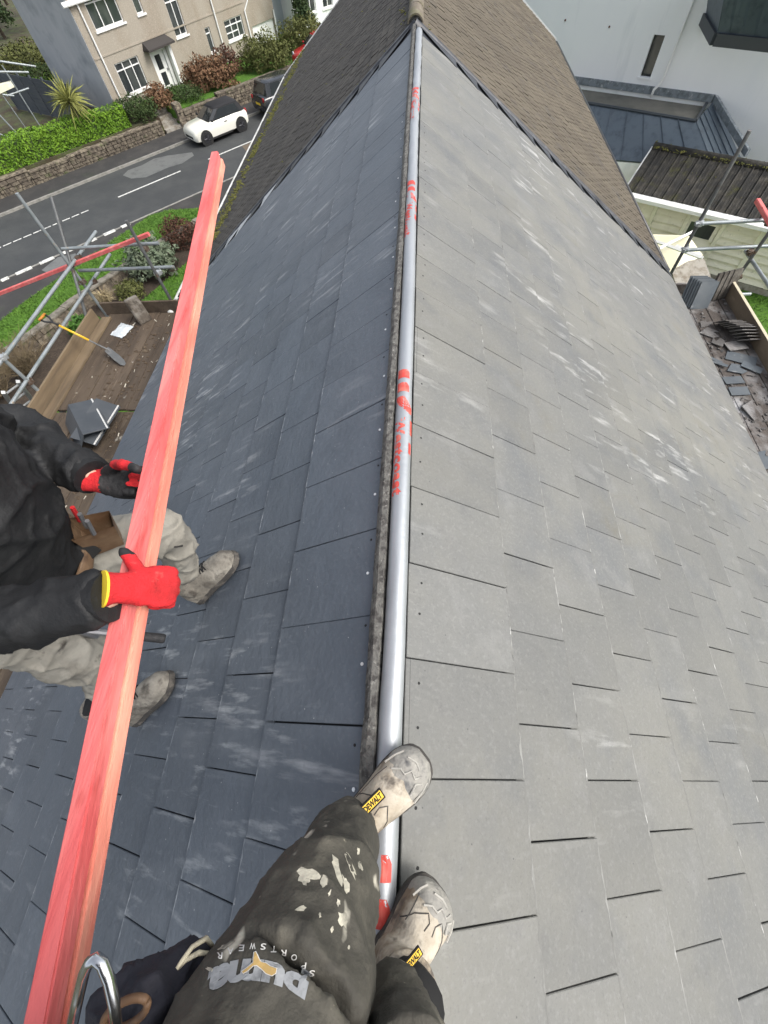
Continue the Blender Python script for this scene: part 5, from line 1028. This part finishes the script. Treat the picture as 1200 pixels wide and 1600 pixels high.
def boot(parent, heel, toe, up, upper, capm, g=1., L=.305, shaft=.15, lean=(0, 0), laces=True, cap=True):
    h, t = V(heel), V(toe); M = frame(h, t-h, up)
    def ring(x, hw, hh, z0=.012, k=12): return [(x, hw*math.cos(math.pi*j/k)*(1 if True else 1), z0+hh*max(0, math.sin(math.pi*j/k))**.75) for j in range(k+1)]+[(x, -hw*.9, 0.002), (x, hw*.9, 0.002)]
    def loft(b, sts, z0=.012, gr=1.):
        vs = []; 
        for f, hw, hh in sts: vs += ring(f*L, hw*gr, hh*gr, z0)
        n = len(vs)//len(sts); fs = []
        for i in range(len(sts)-1):
            for j in range(n): fs.append((i*n+j, i*n+(j+1) % n, (i+1)*n+(j+1) % n, (i+1)*n+j))
        fs += [tuple(range(n))[::-1], tuple(range((len(sts)-1)*n, len(sts)*n))]; b.add(vs, fs, 0, M)
    b = MB(); loft(b, BST, gr=g)
    sx = .20*L; b.tube([M @ V((sx+.005, 0, .05)), M @ V((sx-.004, 0, .10)), M @ V((sx-.006+lean[0]*.5, lean[1]*.5, shaft)), M @ V((sx-.004+lean[0], lean[1], shaft+.03))], [(.046, .056), (.046, .056), (.050, .058), (.053, .060)], 16, flat=M.to_3x3() @ V((0, 1, 0)))
    u = fuse('boot', b, .0042, upper, parent, 5, wr=lambda p, n: .0022*(ridged(M.inverted() @ p, 26, (1, .6, 1), 3)-.5))
    b = MB(); ol = [(f*L, hw*1.06*g) for f, hw, hh in BST]; out = [(x-.002 if x == 0 else x+(.006 if x > L*.95 else 0), y) for x, y in ol]+[(x-.002 if x == 0 else x+(.006 if x > L*.95 else 0), -y) for x, y in ol[::-1]]
    b.prism(out, -.012, .014, M); b.build('sole', m_sole, u, bevel=.004)
    b = MB(); 
    for k in range(8):
        x = L*(.05+k*.105)
        b.box((x, -.040, -.018), (x+L*.065, .040, -.012), M=M)
    b.build('tread', m_sole, u, kind='stuff')
    if cap:
        b = MB(); st = [s for s in BST if s[0] >= .72]; loft(b, [(.70, .051, .066)]+st[1:-1]+[(1.005, .02, .03)], gr=1.045); c = fuse('toe_cap', b, .0042, capm, u, 4)
        b = MB()   # zigzag ridges on the cap
        def on(f, a):
            for i in range(len(BST)-1):
                if BST[i][0] <= f <= BST[i+1][0]: t_ = (f-BST[i][0])/(BST[i+1][0]-BST[i][0]); hw = BST[i][1]*(1-t_)+BST[i+1][1]*t_; hh = BST[i][2]*(1-t_)+BST[i+1][2]*t_
            return M @ V((f*L, hw*1.05*math.cos(a), .012+hh*1.05*math.sin(a)**.75))
        for z_ in ([(.74, 1.0), (.80, 1.25), (.80, 1.5), (.86, 1.6), (.84, 1.9), (.9, 2.1)], [(.74, 2.2), (.82, 2.05), (.86, 2.3)], [(.90, 1.1), (.93, 1.5), (.91, 1.85)], [(.72, .5), (.82, .6), (.9, .7)], [(.72, 2.65), (.82, 2.55), (.9, 2.5)]): b.tube([on(*q) for q in z_], .0024, 5)
        b.build('toe_guard', m_toel, u, kind='stuff')
    if laces:
        b = MB()
        for k in range(7):
            f = .30+.05*k; hh = .030+g*[q_ for q_ in BST if q_[0] >= f-.07][0][2]-.003*k; b.tube([M @ V((f*L, -.030, hh-.010)), M @ V((f*L+.006, 0, hh)), M @ V((f*L+.012, .030, hh-.010))], .0042, 5)
            b.tube([M @ V((f*L, .030, hh-.010)), M @ V((f*L+.008, 0, hh+.002)), M @ V((f*L+.016, -.030, hh-.012))], .0036, 5)
        b.build('lace', m_sock, u, kind='stuff')
    b = MB(); b.tube([M @ V((sx-.006+lean[0]*.8, lean[1]*.8, shaft)), M @ V((sx-.004+lean[0]*1.1, lean[1]*1.1, shaft+(.036 if laces else .08)))], [(.046, .052), (.044, .050)], 14, flat=M.to_3x3() @ V((0, 1, 0))); b.build('sock', m_sock, u, smooth=True)
    return u, M
def glove(parent, M, curl, thumb, spread=.0, dark=None, cuffL=.055, sc=1.0, mir=1):
    """local frame: origin at the wrist, x to the knuckles, y to the thumb, z out of the back of the hand"""
    b = MB(); T = lambda p: V((p[0], p[1]*mir, p[2]))*sc
    b.tube([T((-cuffL, 0, 0)), T((-.02, 0, 0)), T((.01, 0, 0)), T((.04, .002, 0)), T((.07, .002, .001)), T((.092, .001, .001))], [(.034*sc, .028*sc), (.031*sc, .024*sc), (.033*sc, .021*sc), (.041*sc, .0185*sc), (.044*sc, .0165*sc), (.042*sc, .0145*sc)], 16, flat=(0, 0, 1))
    for k, (y, L_, x0) in enumerate(((.031, .95, .088), (.0105, 1.06, .093), (-.0105, 1.0, .090), (-.030, .80, .083))):
        p = V((x0-.02, y*.95, .0)); a = 0; yaw = (1.5-k)*spread; pts = [p]; rs = [.0118*sc]
        for j, l in enumerate((.022, .043*L_, .027*L_, .022*L_)):
            if j: a += curl[k][j-1]
            p = p+V((math.cos(a)*math.cos(yaw), math.sin(yaw), -math.sin(a)))*l; pts.append(p); rs.append((.0118, .0112, .0104, .0092)[j]*sc)
        b.tube([T(q) for q in pts], rs, 10); b.ball(T(pts[-1]), .0092*sc, 8, 6)
        for q, r_ in zip(pts[1:-1], rs[1:-1]): b.ball(T(q), r_*1.04, 8, 6)
    tp = [V((.018, .018, -.004))]+[V(q) for q in thumb]; rs = [.017*sc, .0145*sc, .0128*sc, .0115*sc][:len(tp)]
    b.tube([T(q) for q in tp], rs, 10); b.ball(T(tp[-1]), rs[-1], 8, 6)
    for q, r_ in zip(tp[1:-1], rs[1:-1]): b.ball(T(q), r_*1.03, 8, 6)
    tips = [T(tp[-1])]
    o = fuse('glove', b, .0036, [m_red, m_palm], parent, 5, local=True, M=M, matfn=dark or (lambda c, n: 1 if (n.z < -.25 and c.x > .0) else 0), wr=lambda p, n: .0024*(ridged(p, 38, (1, .6, 1), 4)-.5))
    o.matrix_parent_inverse = PM[parent.name].inverted()
    c = MB(); c.tube([T((-cuffL-.002, 0, 0)), T((-cuffL+.002, 0, 0))], [(.0348*sc, .0290*sc)]*2, 18, flat=(0, 0, 1)); c.build('cuff', m_yel, o, local=True, smooth=60); return o
def head(parent, c, face, b_body, hat=True):
    f = V(face).normalized(); M = frame(c, f, (0, 0, 1))
    b_body.ball((0, 0, 0), (.098, .076, .118), 16, 12, M=M); b_body.ball((.035, 0, -.06), (.062, .056, .06), 12, 8, M=M); b_body.tube([M @ V((.088, 0, .02)), M @ V((.112, 0, -.018)), M @ V((.098, 0, -.03))], [.010, .016, .013], 8)
    for s in (1, -1): b_body.ball((-.005, s*.078, -.005), (.022, .010, .033), 8, 6, M=M); b_body.ball((.078, s*.032, .03), (.02, .024, .010), 8, 6, M=M)
    b_body.tube([M @ V((.088, -.026, -.066)), M @ V((.099, 0, -.064)), M @ V((.088, .026, -.066))], .0075, 7)
    def extras(root):
        for s in (1, -1):
            e = MB(); e.ball((.083, s*.032, .012), (.013, .015, .012), 10, 8, M=M); e.build('eye', mat('eye white', (.75, .73, .7), .3), root, smooth=True)
            e = MB(); e.ball((.0945, s*.032, .012), (.004, .006, .006), 8, 6, M=M); e.build('iris', mat('brown iris', (.05, .03, .02), .2), root, smooth=True)
        e = MB(); e.ball((-.012, 0, .03), (.108, .088, .108), 16, 12, M=M); h = e.build('hat', mat('dark woollen hat', (.03, .032, .036), .95, (), [(200, .7)]), root, smooth=True)
        bm = bmesh.new(); bm.from_mesh(h.data); bmesh.ops.bisect_plane(bm, geom=bm.verts[:]+bm.edges[:]+bm.faces[:], plane_co=M @ V((0, 0, .035)), plane_no=M.to_3x3() @ V((.25, 0, -1)), clear_outer=True); bm.to_mesh(h.data); bm.free()
    return extras

# ---------------------------------------------------------------- the battens being carried
m_pink_lit = mat('sunlit pink batten', (.74, .22, .16), .75, [((.90, .42, .30), 3, .45, .7, (4, .4, 4)), ((.70, .15, .11), 6, .55, .74, (3, .25, 3))], [(80, .3, (2, .3, 2))])  # lower batten coloured lighter orange for the sun on its side
b0, b1 = V((-.3691, -.254, .440)), V((-.7476, 1.983, .456)); BD = (b1-b0).normalized(); BR = V((BD.y, -BD.x, 0)); yend = (at(338, 249, .43)-b0).dot(BD)
for k, (lab, dz, dx, e) in enumerate((('upper pink batten of the pair carried by the man in gloves', 0, 0, 0), ('lower pink batten of the carried pair, directly beneath the other', -.0365, .003, .03))):
    M = frame(b0+V((0, 0, dz)), BD, (0, 0, 1)); b = MB(); n = 40; vs = []; x0, x1 = -1.05, yend+e
    for i in range(n+1):
        x = x0+(x1-x0)*i/n; w_ = .002*math.sin(x*1.7+k); r = lambda s: .0007*noise.noise(V((x*6, s, k)))
        vs += [(x, -dx+w_+r(1), -.0325), (x, .031-dx+w_+r(2), -.0325), (x, .031-dx+w_+r(3), r(4)), (x, -dx+w_+r(5), r(6))]
    fs = [(i*4+j, i*4+(j+1) % 4, i*4+4+(j+1) % 4, i*4+4+j) for i in range(n) for j in range(4)]; fs = [f[::-1] for f in fs]+[(0, 1, 2, 3), (n*4+3, n*4+2, n*4+1, n*4)]
    b.add(vs, fs, 0, M); o = b.build('batten', m_pink if k == 0 else m_pink_lit, bevel=0); fixn(o); tag(o, lab, 'batten', 'battens carried over the slates')
    bm = bmesh.new(); bm.from_mesh(o.data); bmesh.ops.bevel(bm, geom=[e_ for e_ in bm.edges if len(e_.link_faces) == 2 and e_.calc_face_angle(0) > .6], offset=.0028, segments=2, affect='EDGES'); bm.to_mesh(o.data); bm.free()

# ---------------------------------------------------------------- the roofer on the shaded slope
wk = thing('person', (-1.0, .4, -.75), 'man in black jacket and red gloves standing on the dark slope holding pink battens', 'person')
hL, tL = rp(-1, 1.135, .615, .02), rp(-1, .79, .835, .02); hR, tR = rp(-1, 1.42, .095, .02), rp(-1, 1.075, .325, .02)
NLn = V((-SPI, 0, CPI))
aL, aR = hL.lerp(tL, .2)+V((-.01, -.01, .13)), hR.lerp(tR, .2)+V((-.01, 0, .13))
kL, kR = at(266, 830, -.07), V((-1.0, .265, -.24)); pe = V((-1.04, .41, .16)); hpL, hpR = V((-1.03, .50, .14)), V((-1.06, .31, .13))
bl = MB(); bl.ball(pe, (.15, .19, .15), 14, 10)
aL2, aR2 = aL+V((.02, .0, .105)), aR+V((.03, .01, .105))
bl.tube([hpL+V((-.02, -.02, .06)), hpL, hpL.lerp(kL, .55), kL, kL.lerp(aL2, .25), kL.lerp(aL2, .7), aL2+V((-.005, 0, .01))], [.10, .105, .09, .077, .07, .062, .058], 18)
bl.tube([hpR+V((0, .02, .06)), hpR, hpR.lerp(kR, .55), kR, kR.lerp(aR2, .3), kR.lerp(aR2, .72), aR2+V((-.005, 0, .015))], [.10, .105, .092, .078, .07, .063, .060], 18)
fuse('trousers', bl, .0075, m_khaki, wk, 4, wr=folds(.010, 8, (1, 1, .7), 2))
b = MB(); kd = (kL-hpL).normalized(); q = kL+V((.035, -.05, -.01)); M = frame(q, (.3, .5, -.8), (.6, -.6, .35)); b.box((-.028, -.014, -.01), (.028, .014, .012), M=M); b.build('knee_pocket', mat('dark torn pocket', (.03, .028, .026), .9), wk, bevel=.012, seg=2)
for hh, tt, ln in ((hL, tL, (-.012, 0)), (hR, tR, (-.012, 0))): boot(wk, hh, tt, NLn*.55+V((-.1, -.05, .75)) if False else NLn, m_boot, m_boot, lean=(.03, 0), cap=False, shaft=.185, g=1.14)
bt = MB(); ch = V((-.90, .49, .54)); shL, shR = V((-.95, .655, .58)), V((-.93, .27, .66)); eL, eR = V((-1.0, .775, .40)), V((-.735, .245, .45)); wL, wR = V((-.728, .632, .374)), V((-.470, .300, .476))
bt.tube([pe+V((.03, .01, -.02)), pe+V((.05, .03, .10)), pe.lerp(ch, .55)+V((.03, 0, 0)), ch, ch+V((.03, .0, .12)), ch+V((.06, 0, .20))], [(.20, .155), (.20, .160), (.205, .155), (.215, .150), (.19, .13), (.08, .075)], 22, flat=(1, .2, -.25))
for s_, e_, w_ in ((shL, eL, wL), (shR, eR, wR)):
    d_ = (w_-e_).normalized(); bt.ball(s_, .09, 12, 9); bt.tube([ch.lerp(s_, .5)+V((0, 0, .03)), s_, s_.lerp(e_, .5), e_, e_.lerp(w_, .5), w_-d_*.02], [.095, .082, .070, .063, .057, .047], 16); bt.ball(e_, .065, 12, 9)
fuse('jacket', bt, .0075, m_jacket, wk, 3, wr=folds(.0095, 8, (1, 1, .8), 7))
for w_, e_ in ((wL, eL), (wR, eR)):
    d_ = (w_-e_).normalized(); b = MB(); b.tube([w_-d_*.045, w_-d_*.008], [.049, .047], 16); b.build('sleeve_cuff', m_jacket, wk, smooth=60)
bb = MB(); bb.tube([pe, pe.lerp(ch, .5), ch, ch+V((.06, 0, .2)), ch+V((.10, .01, .30))], [(.13, .1), (.14, .1), (.15, .1), (.06, .06), (.055, .055)], 14, flat=(1, .2, 0))
for s_, e_, w_ in ((shL, eL, wL), (shR, eR, wR)): bb.tube([ch, s_, e_, w_], [.07, .055, .042, .022], 10)
for h_, k_, a_ in ((hpL, kL, aL), (hpR, kR, aR)): bb.tube([pe, h_, k_, k_.lerp(a_, .6)], [.09, .075, .05, .024], 10)
ex = head(wk, ch+V((.16, .02, .40)), (.85, .1, -.45), bb); fuse('body', bb, .009, m_skin, wk, 4); ex(wk)
# right hand over the top of the pair, fingers wrapped down its bright side
hx = BR*.6+BD*.2+V((0, 0, -.75)); MR = frame(V((-.461, .318, .470)), hx, (.78, .05, .6))
glove(wk, MR, [(1.2, 1.3, .9), (1.25, 1.3, .9), (1.25, 1.3, .9), (1.2, 1.25, .9)], [(.026, .042, -.012), (.016, .064, -.018), (.008, .080, -.024)], cuffL=.035, dark=lambda c, n: 1 if (n.z < -.3 and c.x > 0) or (c.y > .07 and c.x < .05) else 0)
# left hand under the pair, palm towards us, thumb over the top edge
ML = frame(wL+V((.004, 0, -.008)), V((.97, -.04, -.10)), (-.05, .30, -1))
glove(wk, ML, [(.25, 1.5, 1.3)]*4, [(.060, .036, -.034), (.108, .028, -.080), (.160, .014, -.102)], mir=-1, cuffL=.04, dark=lambda c, n: 1 if (c.x > .018 and c.z > -.045) or c.x > .14 else 0)
# tool belt and hammer
bel = MB(); ring = [pe+V((.155*math.cos(a), .20*math.sin(a), .055-.05*math.cos(a))) for a in [2*math.pi*k/28 for k in range(29)]]
bel.tube([p+V((.05, .02, 0)) for p in ring], [(.006, .026)]*29, 8, flat=(0, 0, 1)); tb = bel.build('tool_belt', m_lea, wk, smooth=True)
p0 = at(146, 824, .22); b = MB(); M = frame(p0, (.75, .5, -.2), (.35, .15, 1)) @ Matrix.Scale(.72, 4); b.add([(-.055, -.035, -.14), (.055, -.03, -.14), (.055, .03, -.14), (-.055, .035, -.14), (-.07, -.05, .03), (.07, -.035, .012), (.07, .045, .012), (-.07, .055, .03)], [(3,2,1,0),(0,1,5,4),(1,2,6,5),(2,3,7,6),(3,0,4,7)], 0, M); b.add([(-.063, -.043, .025), (.063, -.03, .008), (.063, .038, .008), (-.063, .048, .025), (-.05, -.03, -.12), (.05, -.025, -.12), (.05, .025, -.12), (-.05, .03, -.12)], [(0,1,5,4),(1,2,6,5),(2,3,7,6),(3,0,4,7),(4,5,6,7)], 0, M)
po = b.build('pouch', m_lea, tb)
b = MB(); p1 = at(128, 868, .18); M = frame(p1, (.4, .75, 0), (.85, -.4, .3)); b.box((-.04, -.03, -.004), (.04, .03, .004), M=M); b.build('buckle', m_sock, tb, bevel=.003)
for k in range(3): b = MB(); p = p0+V((-.03+.03*k, -.02*k+.01, .02)); b.tube([p, p+V((.02, .01, .06))], .006, 7); b.build('pencil', mat('dull steel tool', (.3, .3, .31), .4, metal=.7) if k else m_red, po)
g1, g2 = at(258, 998, -.16), at(130, 985, -.02); hm = thing('hammer', g1, 'hammer with dark ribbed grip hanging beside the man below the battens', 'hammer')
b = MB(); d_ = (g2-g1); b.tube([g1, g1+d_*.03, g1+d_*.45], [.013, .016, .014], 10); b.build('grip', m_palm, hm, smooth=True); b = MB(); b.tube([g1+d_*.45, g2], .010, 8); b.build('shaft', mat('dull steel tool', (.3, .3, .31), .4, metal=.7), hm)
b = MB(); M = frame(g2, (0, 0, 1), d_); b.box((-.06, -.014, -.014), (.05, .014, .014), M=M); b.build('head', mat('dull steel tool', (.3, .3, .31)), hm, bevel=.004)

# ---------------------------------------------------------------- the person who stands at the ridge, seen from above
ph = thing('person', (-.1, -.2, 0), 'person in paint splashed black joggers and tan work boots standing on the ridge', 'person')
def legtube(b, L_): b.tube([atd(x, y, d) for x, y, w_, d in L_], [w_/2*d/F for x, y, w_, d in L_], 22)
lg = [(549, 1289, 74, .885), (543, 1303, 92, .86), (527, 1345, 128, .74), (497, 1420, 178, .61), (462, 1508, 236, .53), (432, 1590, 280, .475)]
PB = MB(); legtube(PB, lg); hp1 = atd(432, 1590, .475); PB.tube([hp1, V((-.12, -.36, .68)), V((-.17, -.50, .80))], [.105, .11, .11], 18)
rg = [(610, 1560, 86, .66), (617, 1582, 100, .615), (632, 1630, 114, .53), (646, 1690, 150, .43)]
legtube(PB, rg); PB.tube([atd(646, 1690, .43), V((-.02, -.46, .58)), V((-.07, -.54, .78))], [.055, .10, .11], 18); PB.ball((-.13, -.53, .84), (.17, .15, .15), 14, 10)
tr = fuse('joggers', PB, .006, m_jogger, ph, 3, wr=lambda p, n: .0105*(max(0., ridged(p+V((noise.noise(p*5), noise.noise(p*5+V((7, 0, 0))), 0))*.04, 9, (1, 1, .8), 11))**2.2-.35)+.0045*(max(0., ridged(p, 21, (1, 1, .7), 13))**2-.35))
bh = V((-.075, -.125, .022)); btp = at(662, 1181, .03); bu1, BM1 = boot(ph, bh, btp, (0, 0, 1), m_tan, m_toe, L=(btp-bh).length, shaft=.13, laces=False)
bh2 = at(587, 1528, .02); bt2 = at(683, 1386, -.03); bu2, BM2 = boot(ph, bh2, bt2, (.25, 0, 1), m_tan, m_toe, L=(bt2-bh2).length*1.0, shaft=.12, laces=False)
bvh = BVHTree.FromPolygons([v.co.copy() for v in tr.data.vertices], [tuple(p.vertices) for p in tr.data.polygons])
def decal(name, polys, m, lift, parent, tree_=None):
    """flat print laid on the cloth: outline points in photograph pixels, dropped on to the surface"""
    b = MB()
    for pts, fs in polys:
        vs = []; ok = True
        for x, y in pts:
            d = ray(x, y).normalized(); h = (tree_ or bvh).ray_cast(CAM, d)
            if h[0] is None: ok = False; vs.append(CAM+d*.5); continue
            vs.append(h[0]-d*lift)
        if ok: b.add(vs, fs)
    return b.build(name, m, parent)
def textpx(body, size, x0, y0, wide, high, k, xc, shear=0., bold=0., space=1., ang=0.):
    vs, fs = text_mesh(body, 1., shear, bold, space); w_ = max(p.x for p in vs)-min(p.x for p in vs); mn = min(p.x for p in vs); h_ = max(p.y for p in vs)
    out = []
    for p in vs:
        x = x0-(p.x-mn)/w_*wide; y = y0-p.y/h_*high if False else y0+0-(p.y)*high
        out.append((x, y+k*(x-xc)**2))
    return out, fs
m_print = mat('grey print', (.26, .27, .28), .7, [((.11, .115, .12), 60, .5, .7)]); m_whitep = mat('white print', (.66, .65, .62), .7); m_goldp = mat('gold print', (.42, .28, .10), .6)
def upside(body, xr, yb, wide, high, k, xc, shear=0., bold=0., space=1.):
    """letters upside down to us: they run from the right to the left and grow downwards"""
    vs, fs = text_mesh(body, 1., shear, bold, space); mn, mx_ = min(p.x for p in vs), max(p.x for p in vs); lo, hi = min(p.y for p in vs), max(p.y for p in vs)
    return [(xr-(p.x-mn)/(mx_-mn)*wide, yb+(p.y-lo)/(hi-lo)*high+k*(xr-(p.x-mn)/(mx_-mn)*wide-xc)**2) for p in vs], fs
decal('lettering', [upside('puma', 486, 1483, 162, 50, .0043, 392, .18, .05, .98)], m_print, .0012, ph)
for ch_, x, y in zip('SPORTSWEAR', (487, 474, 459, 443, 427, 411, 394, 377, 360, 343), (1516, 1504, 1491, 1484, 1478, 1474, 1473, 1476, 1481, 1488)):
    decal('lettering', [upside(ch_, x+5, y, 9, 10, 0, x, .1, .012)], m_whitep, .0012, ph)
cat_ = [(650, 255), (665, 285), (685, 330), (700, 345), (740, 355), (775, 380), (830, 400), (822, 440), (790, 460), (740, 440), (700, 400), (660, 370), (630, 375), (580, 420), (545, 440), (535, 425), (575, 395), (630, 350), (635, 300), (640, 260)]
cpx = [(280+x*.1833, 1440+y*.1833) for x, y in cat_]
def fan(pts):
    bm = bmesh.new(); vs = [bm.verts.new((x, y, 0)) for x, y in pts]; bm.faces.new(vs); bmesh.ops.triangulate(bm, faces=bm.faces); bm.verts.index_update(); r = ([(v.co.x, v.co.y) for v in bm.verts], [tuple(v.index for v in f.verts) for f in bm.faces]); bm.free(); return r
def grow(pts, e):
    n = len(pts); out = []
    a = sum(pts[i][0]*pts[(i+1) % n][1]-pts[(i+1) % n][0]*pts[i][1] for i in range(n)); s = 1 if a > 0 else -1
    for i in range(n):
        d = V((pts[(i+1) % n][0]-pts[i-1][0], pts[(i+1) % n][1]-pts[i-1][1])).normalized(); out.append((pts[i][0]+d.y*e*s, pts[i][1]-d.x*e*s))
    return out
decal('emblem', [fan(grow(cpx, 1.3))], m_whitep, .0022, ph); decal('emblem', [fan(cpx)], m_goldp, .0032, ph)
# paint splashes on the thigh
rnd = random.Random(91); spl = []
for cx_, cy_, rx, ry, an in ((527, 1357, 5, 24, -.3), (548, 1352, 4, 20, -.35), (541, 1382, 5, 15, -.3), (506, 1377, 5, 9, .1), (482, 1365, 17, 9, .2), (475, 1375, 10, 6, .5), (536, 1436, 7, 13, -.2), (519, 1452, 3, 5, 0), (529, 1410, 2.5, 6, 0), (563, 1352, 3, 9, -.3), (470, 1420, 10, 4, -.4), (500, 1430, 2, 4, 0), (352, 1478, 14, 3, -.5), (560, 1330, 2, 6, 0), (515, 1395, 2, 5, .4), (330, 1515, 9, 3, .4), (545, 1480, 2, 3, 0)):
    pts = []
    for j in range(14):
        a = 2*math.pi*j/14; r = 1+rnd.uniform(-.4, .3); x, y = rx*r*math.cos(a), ry*r*math.sin(a); pts.append((cx_+x*math.cos(an)-y*math.sin(an), cy_+x*math.sin(an)+y*math.cos(an)))
    spl.append(fan(pts))
decal('paint_splash', spl, mat('dried cream paint', (.50, .47, .38), .8, [((.18, .17, .14), 30, .5, .66)], [(70, .4)]), .0009, ph)['kind'] = 'stuff'
# yellow and black boot tags
def boot_tag(u, a, c, z):
    p, q = at(*a, z), at(*c, z-.01); L_ = (q-p).length; M = frame(p.lerp(q, .5), q-p, -FWD+V((0, 0, .6))); h = L_*.21
    b = MB(); b.box((-L_*.5, -h, -.004), (L_*.5, h, 0), M=M); t = b.build('boot_tag', m_sock, u, bevel=.001)
    b = MB(); b.box((-L_*.45, -h*.68, .0001), (L_*.45, h*.68, .0007), M=M); b.build('label_patch', mat('yellow label', (.72, .45, .02), .6), t)
    vs, fs = text_mesh('DEWALT', 1., .1, .04, .95); wd = max(p_.x for p_ in vs); b = MB(); b.add([M @ V((-L_*.42+p_.x/wd*L_*.84, -h*.5+p_.y/.72*h, .0011)) for p_ in vs], fs); b.build('lettering', m_sock, t); return t
boot_tag(bu1, (566, 1270), (598, 1238), .15); boot_tag(bu2, (632, 1516), (658, 1484), .20)
# stitched seams on the boots
for u, M in ((bu1, BM1), (bu2, BM2)):
    tr2 = BVHTree.FromPolygons([v.co.copy() for v in u.data.vertices], [tuple(p.vertices) for p in u.data.polygons]); b = MB()
    for path in ([(.09, -.06), (.13, -.045), (.15, -.02), (.135, -.008), (.115, -.012)], [(.09, .06), (.12, .045), (.14, .02), (.13, .008), (.11, .012)], [(.10, .05), (.16, .055), (.2, .05)]):
        pts = []
        for i in range(len(path)-1):
            for q in range(5):
                x, y = path[i][0]+(path[i+1][0]-path[i][0])*q/5, path[i][1]+(path[i+1][1]-path[i][1])*q/5
                h = tr2.ray_cast(M @ V((x, y*.8, .3)), M.to_3x3() @ V((0, 0, -1)))
                if h[0] is not None: pts.append(h[0])
        if len(pts) > 2: b.tube(pts, .0014, 5)
    b.build('seam', m_sole, u)
# jacket, body and the arms that hold the camera up, mostly behind the view
jb = MB(); jb.tube([V((-.14, -.53, .80)), V((-.15, -.56, .95)), V((-.16, -.60, 1.15)), V((-.14, -.60, 1.33)), V((-.11, -.58, 1.42))], [(.20, .16), (.20, .16), (.22, .16), (.21, .14), (.08, .08)], 20, flat=(.3, 1, 0))
for s_, e_, w_ in ((V((-.33, -.48, 1.30)), V((-.26, -.28, 1.16)), V((.0, -.09, 1.22))), (V((.06, -.66, 1.30)), V((.24, -.44, 1.17)), V((.18, -.10, 1.22)))):
    jb.ball(s_, .085, 12, 8); jb.tube([V((-.13, -.58, 1.31)), s_, s_.lerp(e_, .5), e_, e_.lerp(w_, .8)], [.10, .085, .072, .066, .048], 14)
fuse('jacket', jb, .012, mat('navy jacket', (.016, .017, .024), .8, (), [(300, .3)]), ph, 3, wr=folds(.010, 7, (1, 1, .8), 17))
bb = MB(); bb.tube([V((-.13, -.53, .85)), V((-.16, -.60, 1.1)), V((-.14, -.6, 1.3)), V((-.10, -.57, 1.5))], [.11, .12, .12, .05], 12)
for s_, e_, w_ in ((V((-.33, -.48, 1.30)), V((-.26, -.28, 1.16)), V((.02, -.075, 1.225))), (V((.06, -.66, 1.30)), V((.24, -.44, 1.17)), V((.17, -.085, 1.225)))): bb.tube([V((-.14, -.6, 1.3)), s_, e_, w_], [.07, .05, .042, .03], 10); bb.ball(w_, (.035, .04, .02), 10, 7)
for pts in ([V((-.13, -.53, .85)), V((-.12, -.36, .68)), hp1, atd(490, 1425, .62), atd(552, 1290, .9)], [V((-.13, -.53, .85)), V((-.02, -.46, .58)), atd(632, 1630, .53), atd(612, 1575, .64)]): bb.tube(pts, [.09, .07, .05, .04, .028] if len(pts) > 4 else [.09, .06, .024, .018], 10)
ex = head(ph, V((-.06, -.52, 1.58)), (.3, .8, -.5), bb); fuse('body', bb, .009, m_skin, ph, 4); ex(ph)
# open tool pouch with cream piping and a steel hook at the hip
pm = MB(); P = [atd(326, 1482, .53), atd(290, 1515, .50), atd(240, 1565, .47), atd(190, 1640, .44)]
pm.tube(P, [(.014, .012), (.030, .03), (.045, .04), (.055, .05)], 14); pch = fuse('pouch', pm, .005, mat('navy canvas', (.018, .018, .026), .85, [((.04, .04, .05), 9, .5, .7)], [(250, .4)]), ph, 3, wr=folds(.008, 16, (1, 1, 1), 23))
m_pipe = mat('cream piping', (.45, .41, .30), .8, [((.2, .18, .14), 40, .5, .65)])
for pts in ([(334, 1480, .50), (322, 1466, .49), (300, 1480, .475), (284, 1502, .46), (276, 1514, .455)], [(331, 1490, .485), (310, 1489, .475), (290, 1500, .465), (278, 1512, .46)]): b = MB(); b.tube([atd(*q) for q in pts], [.0022, .003, .0026, .0026, .002][:len(pts)], 6); b.build('piping', m_pipe, pch, smooth=True)
b = MB(); b.tube([atd(*q) for q in ((112, 1606, .40), (122, 1560, .40), (131, 1522, .395), (140, 1503, .39), (150, 1498, .388), (160, 1506, .387), (170, 1530, .386), (178, 1566, .385), (182, 1612, .385))], .0052, 10); tag(b.build('hammer_hook', mat('polished steel', (.6, .61, .62), .22, metal=1.), ph, smooth=True))
b = MB(); c = atd(196, 1584, .42); M = frame(c, RT+UPV*.6, -FWD); b.tube([M @ V((math.cos(a)*.026, math.sin(a)*.012, 0)) for a in [2*math.pi*k/20 for k in range(21)]], .004, 7); b.build('leather_loop', m_lea, ph, smooth=True)
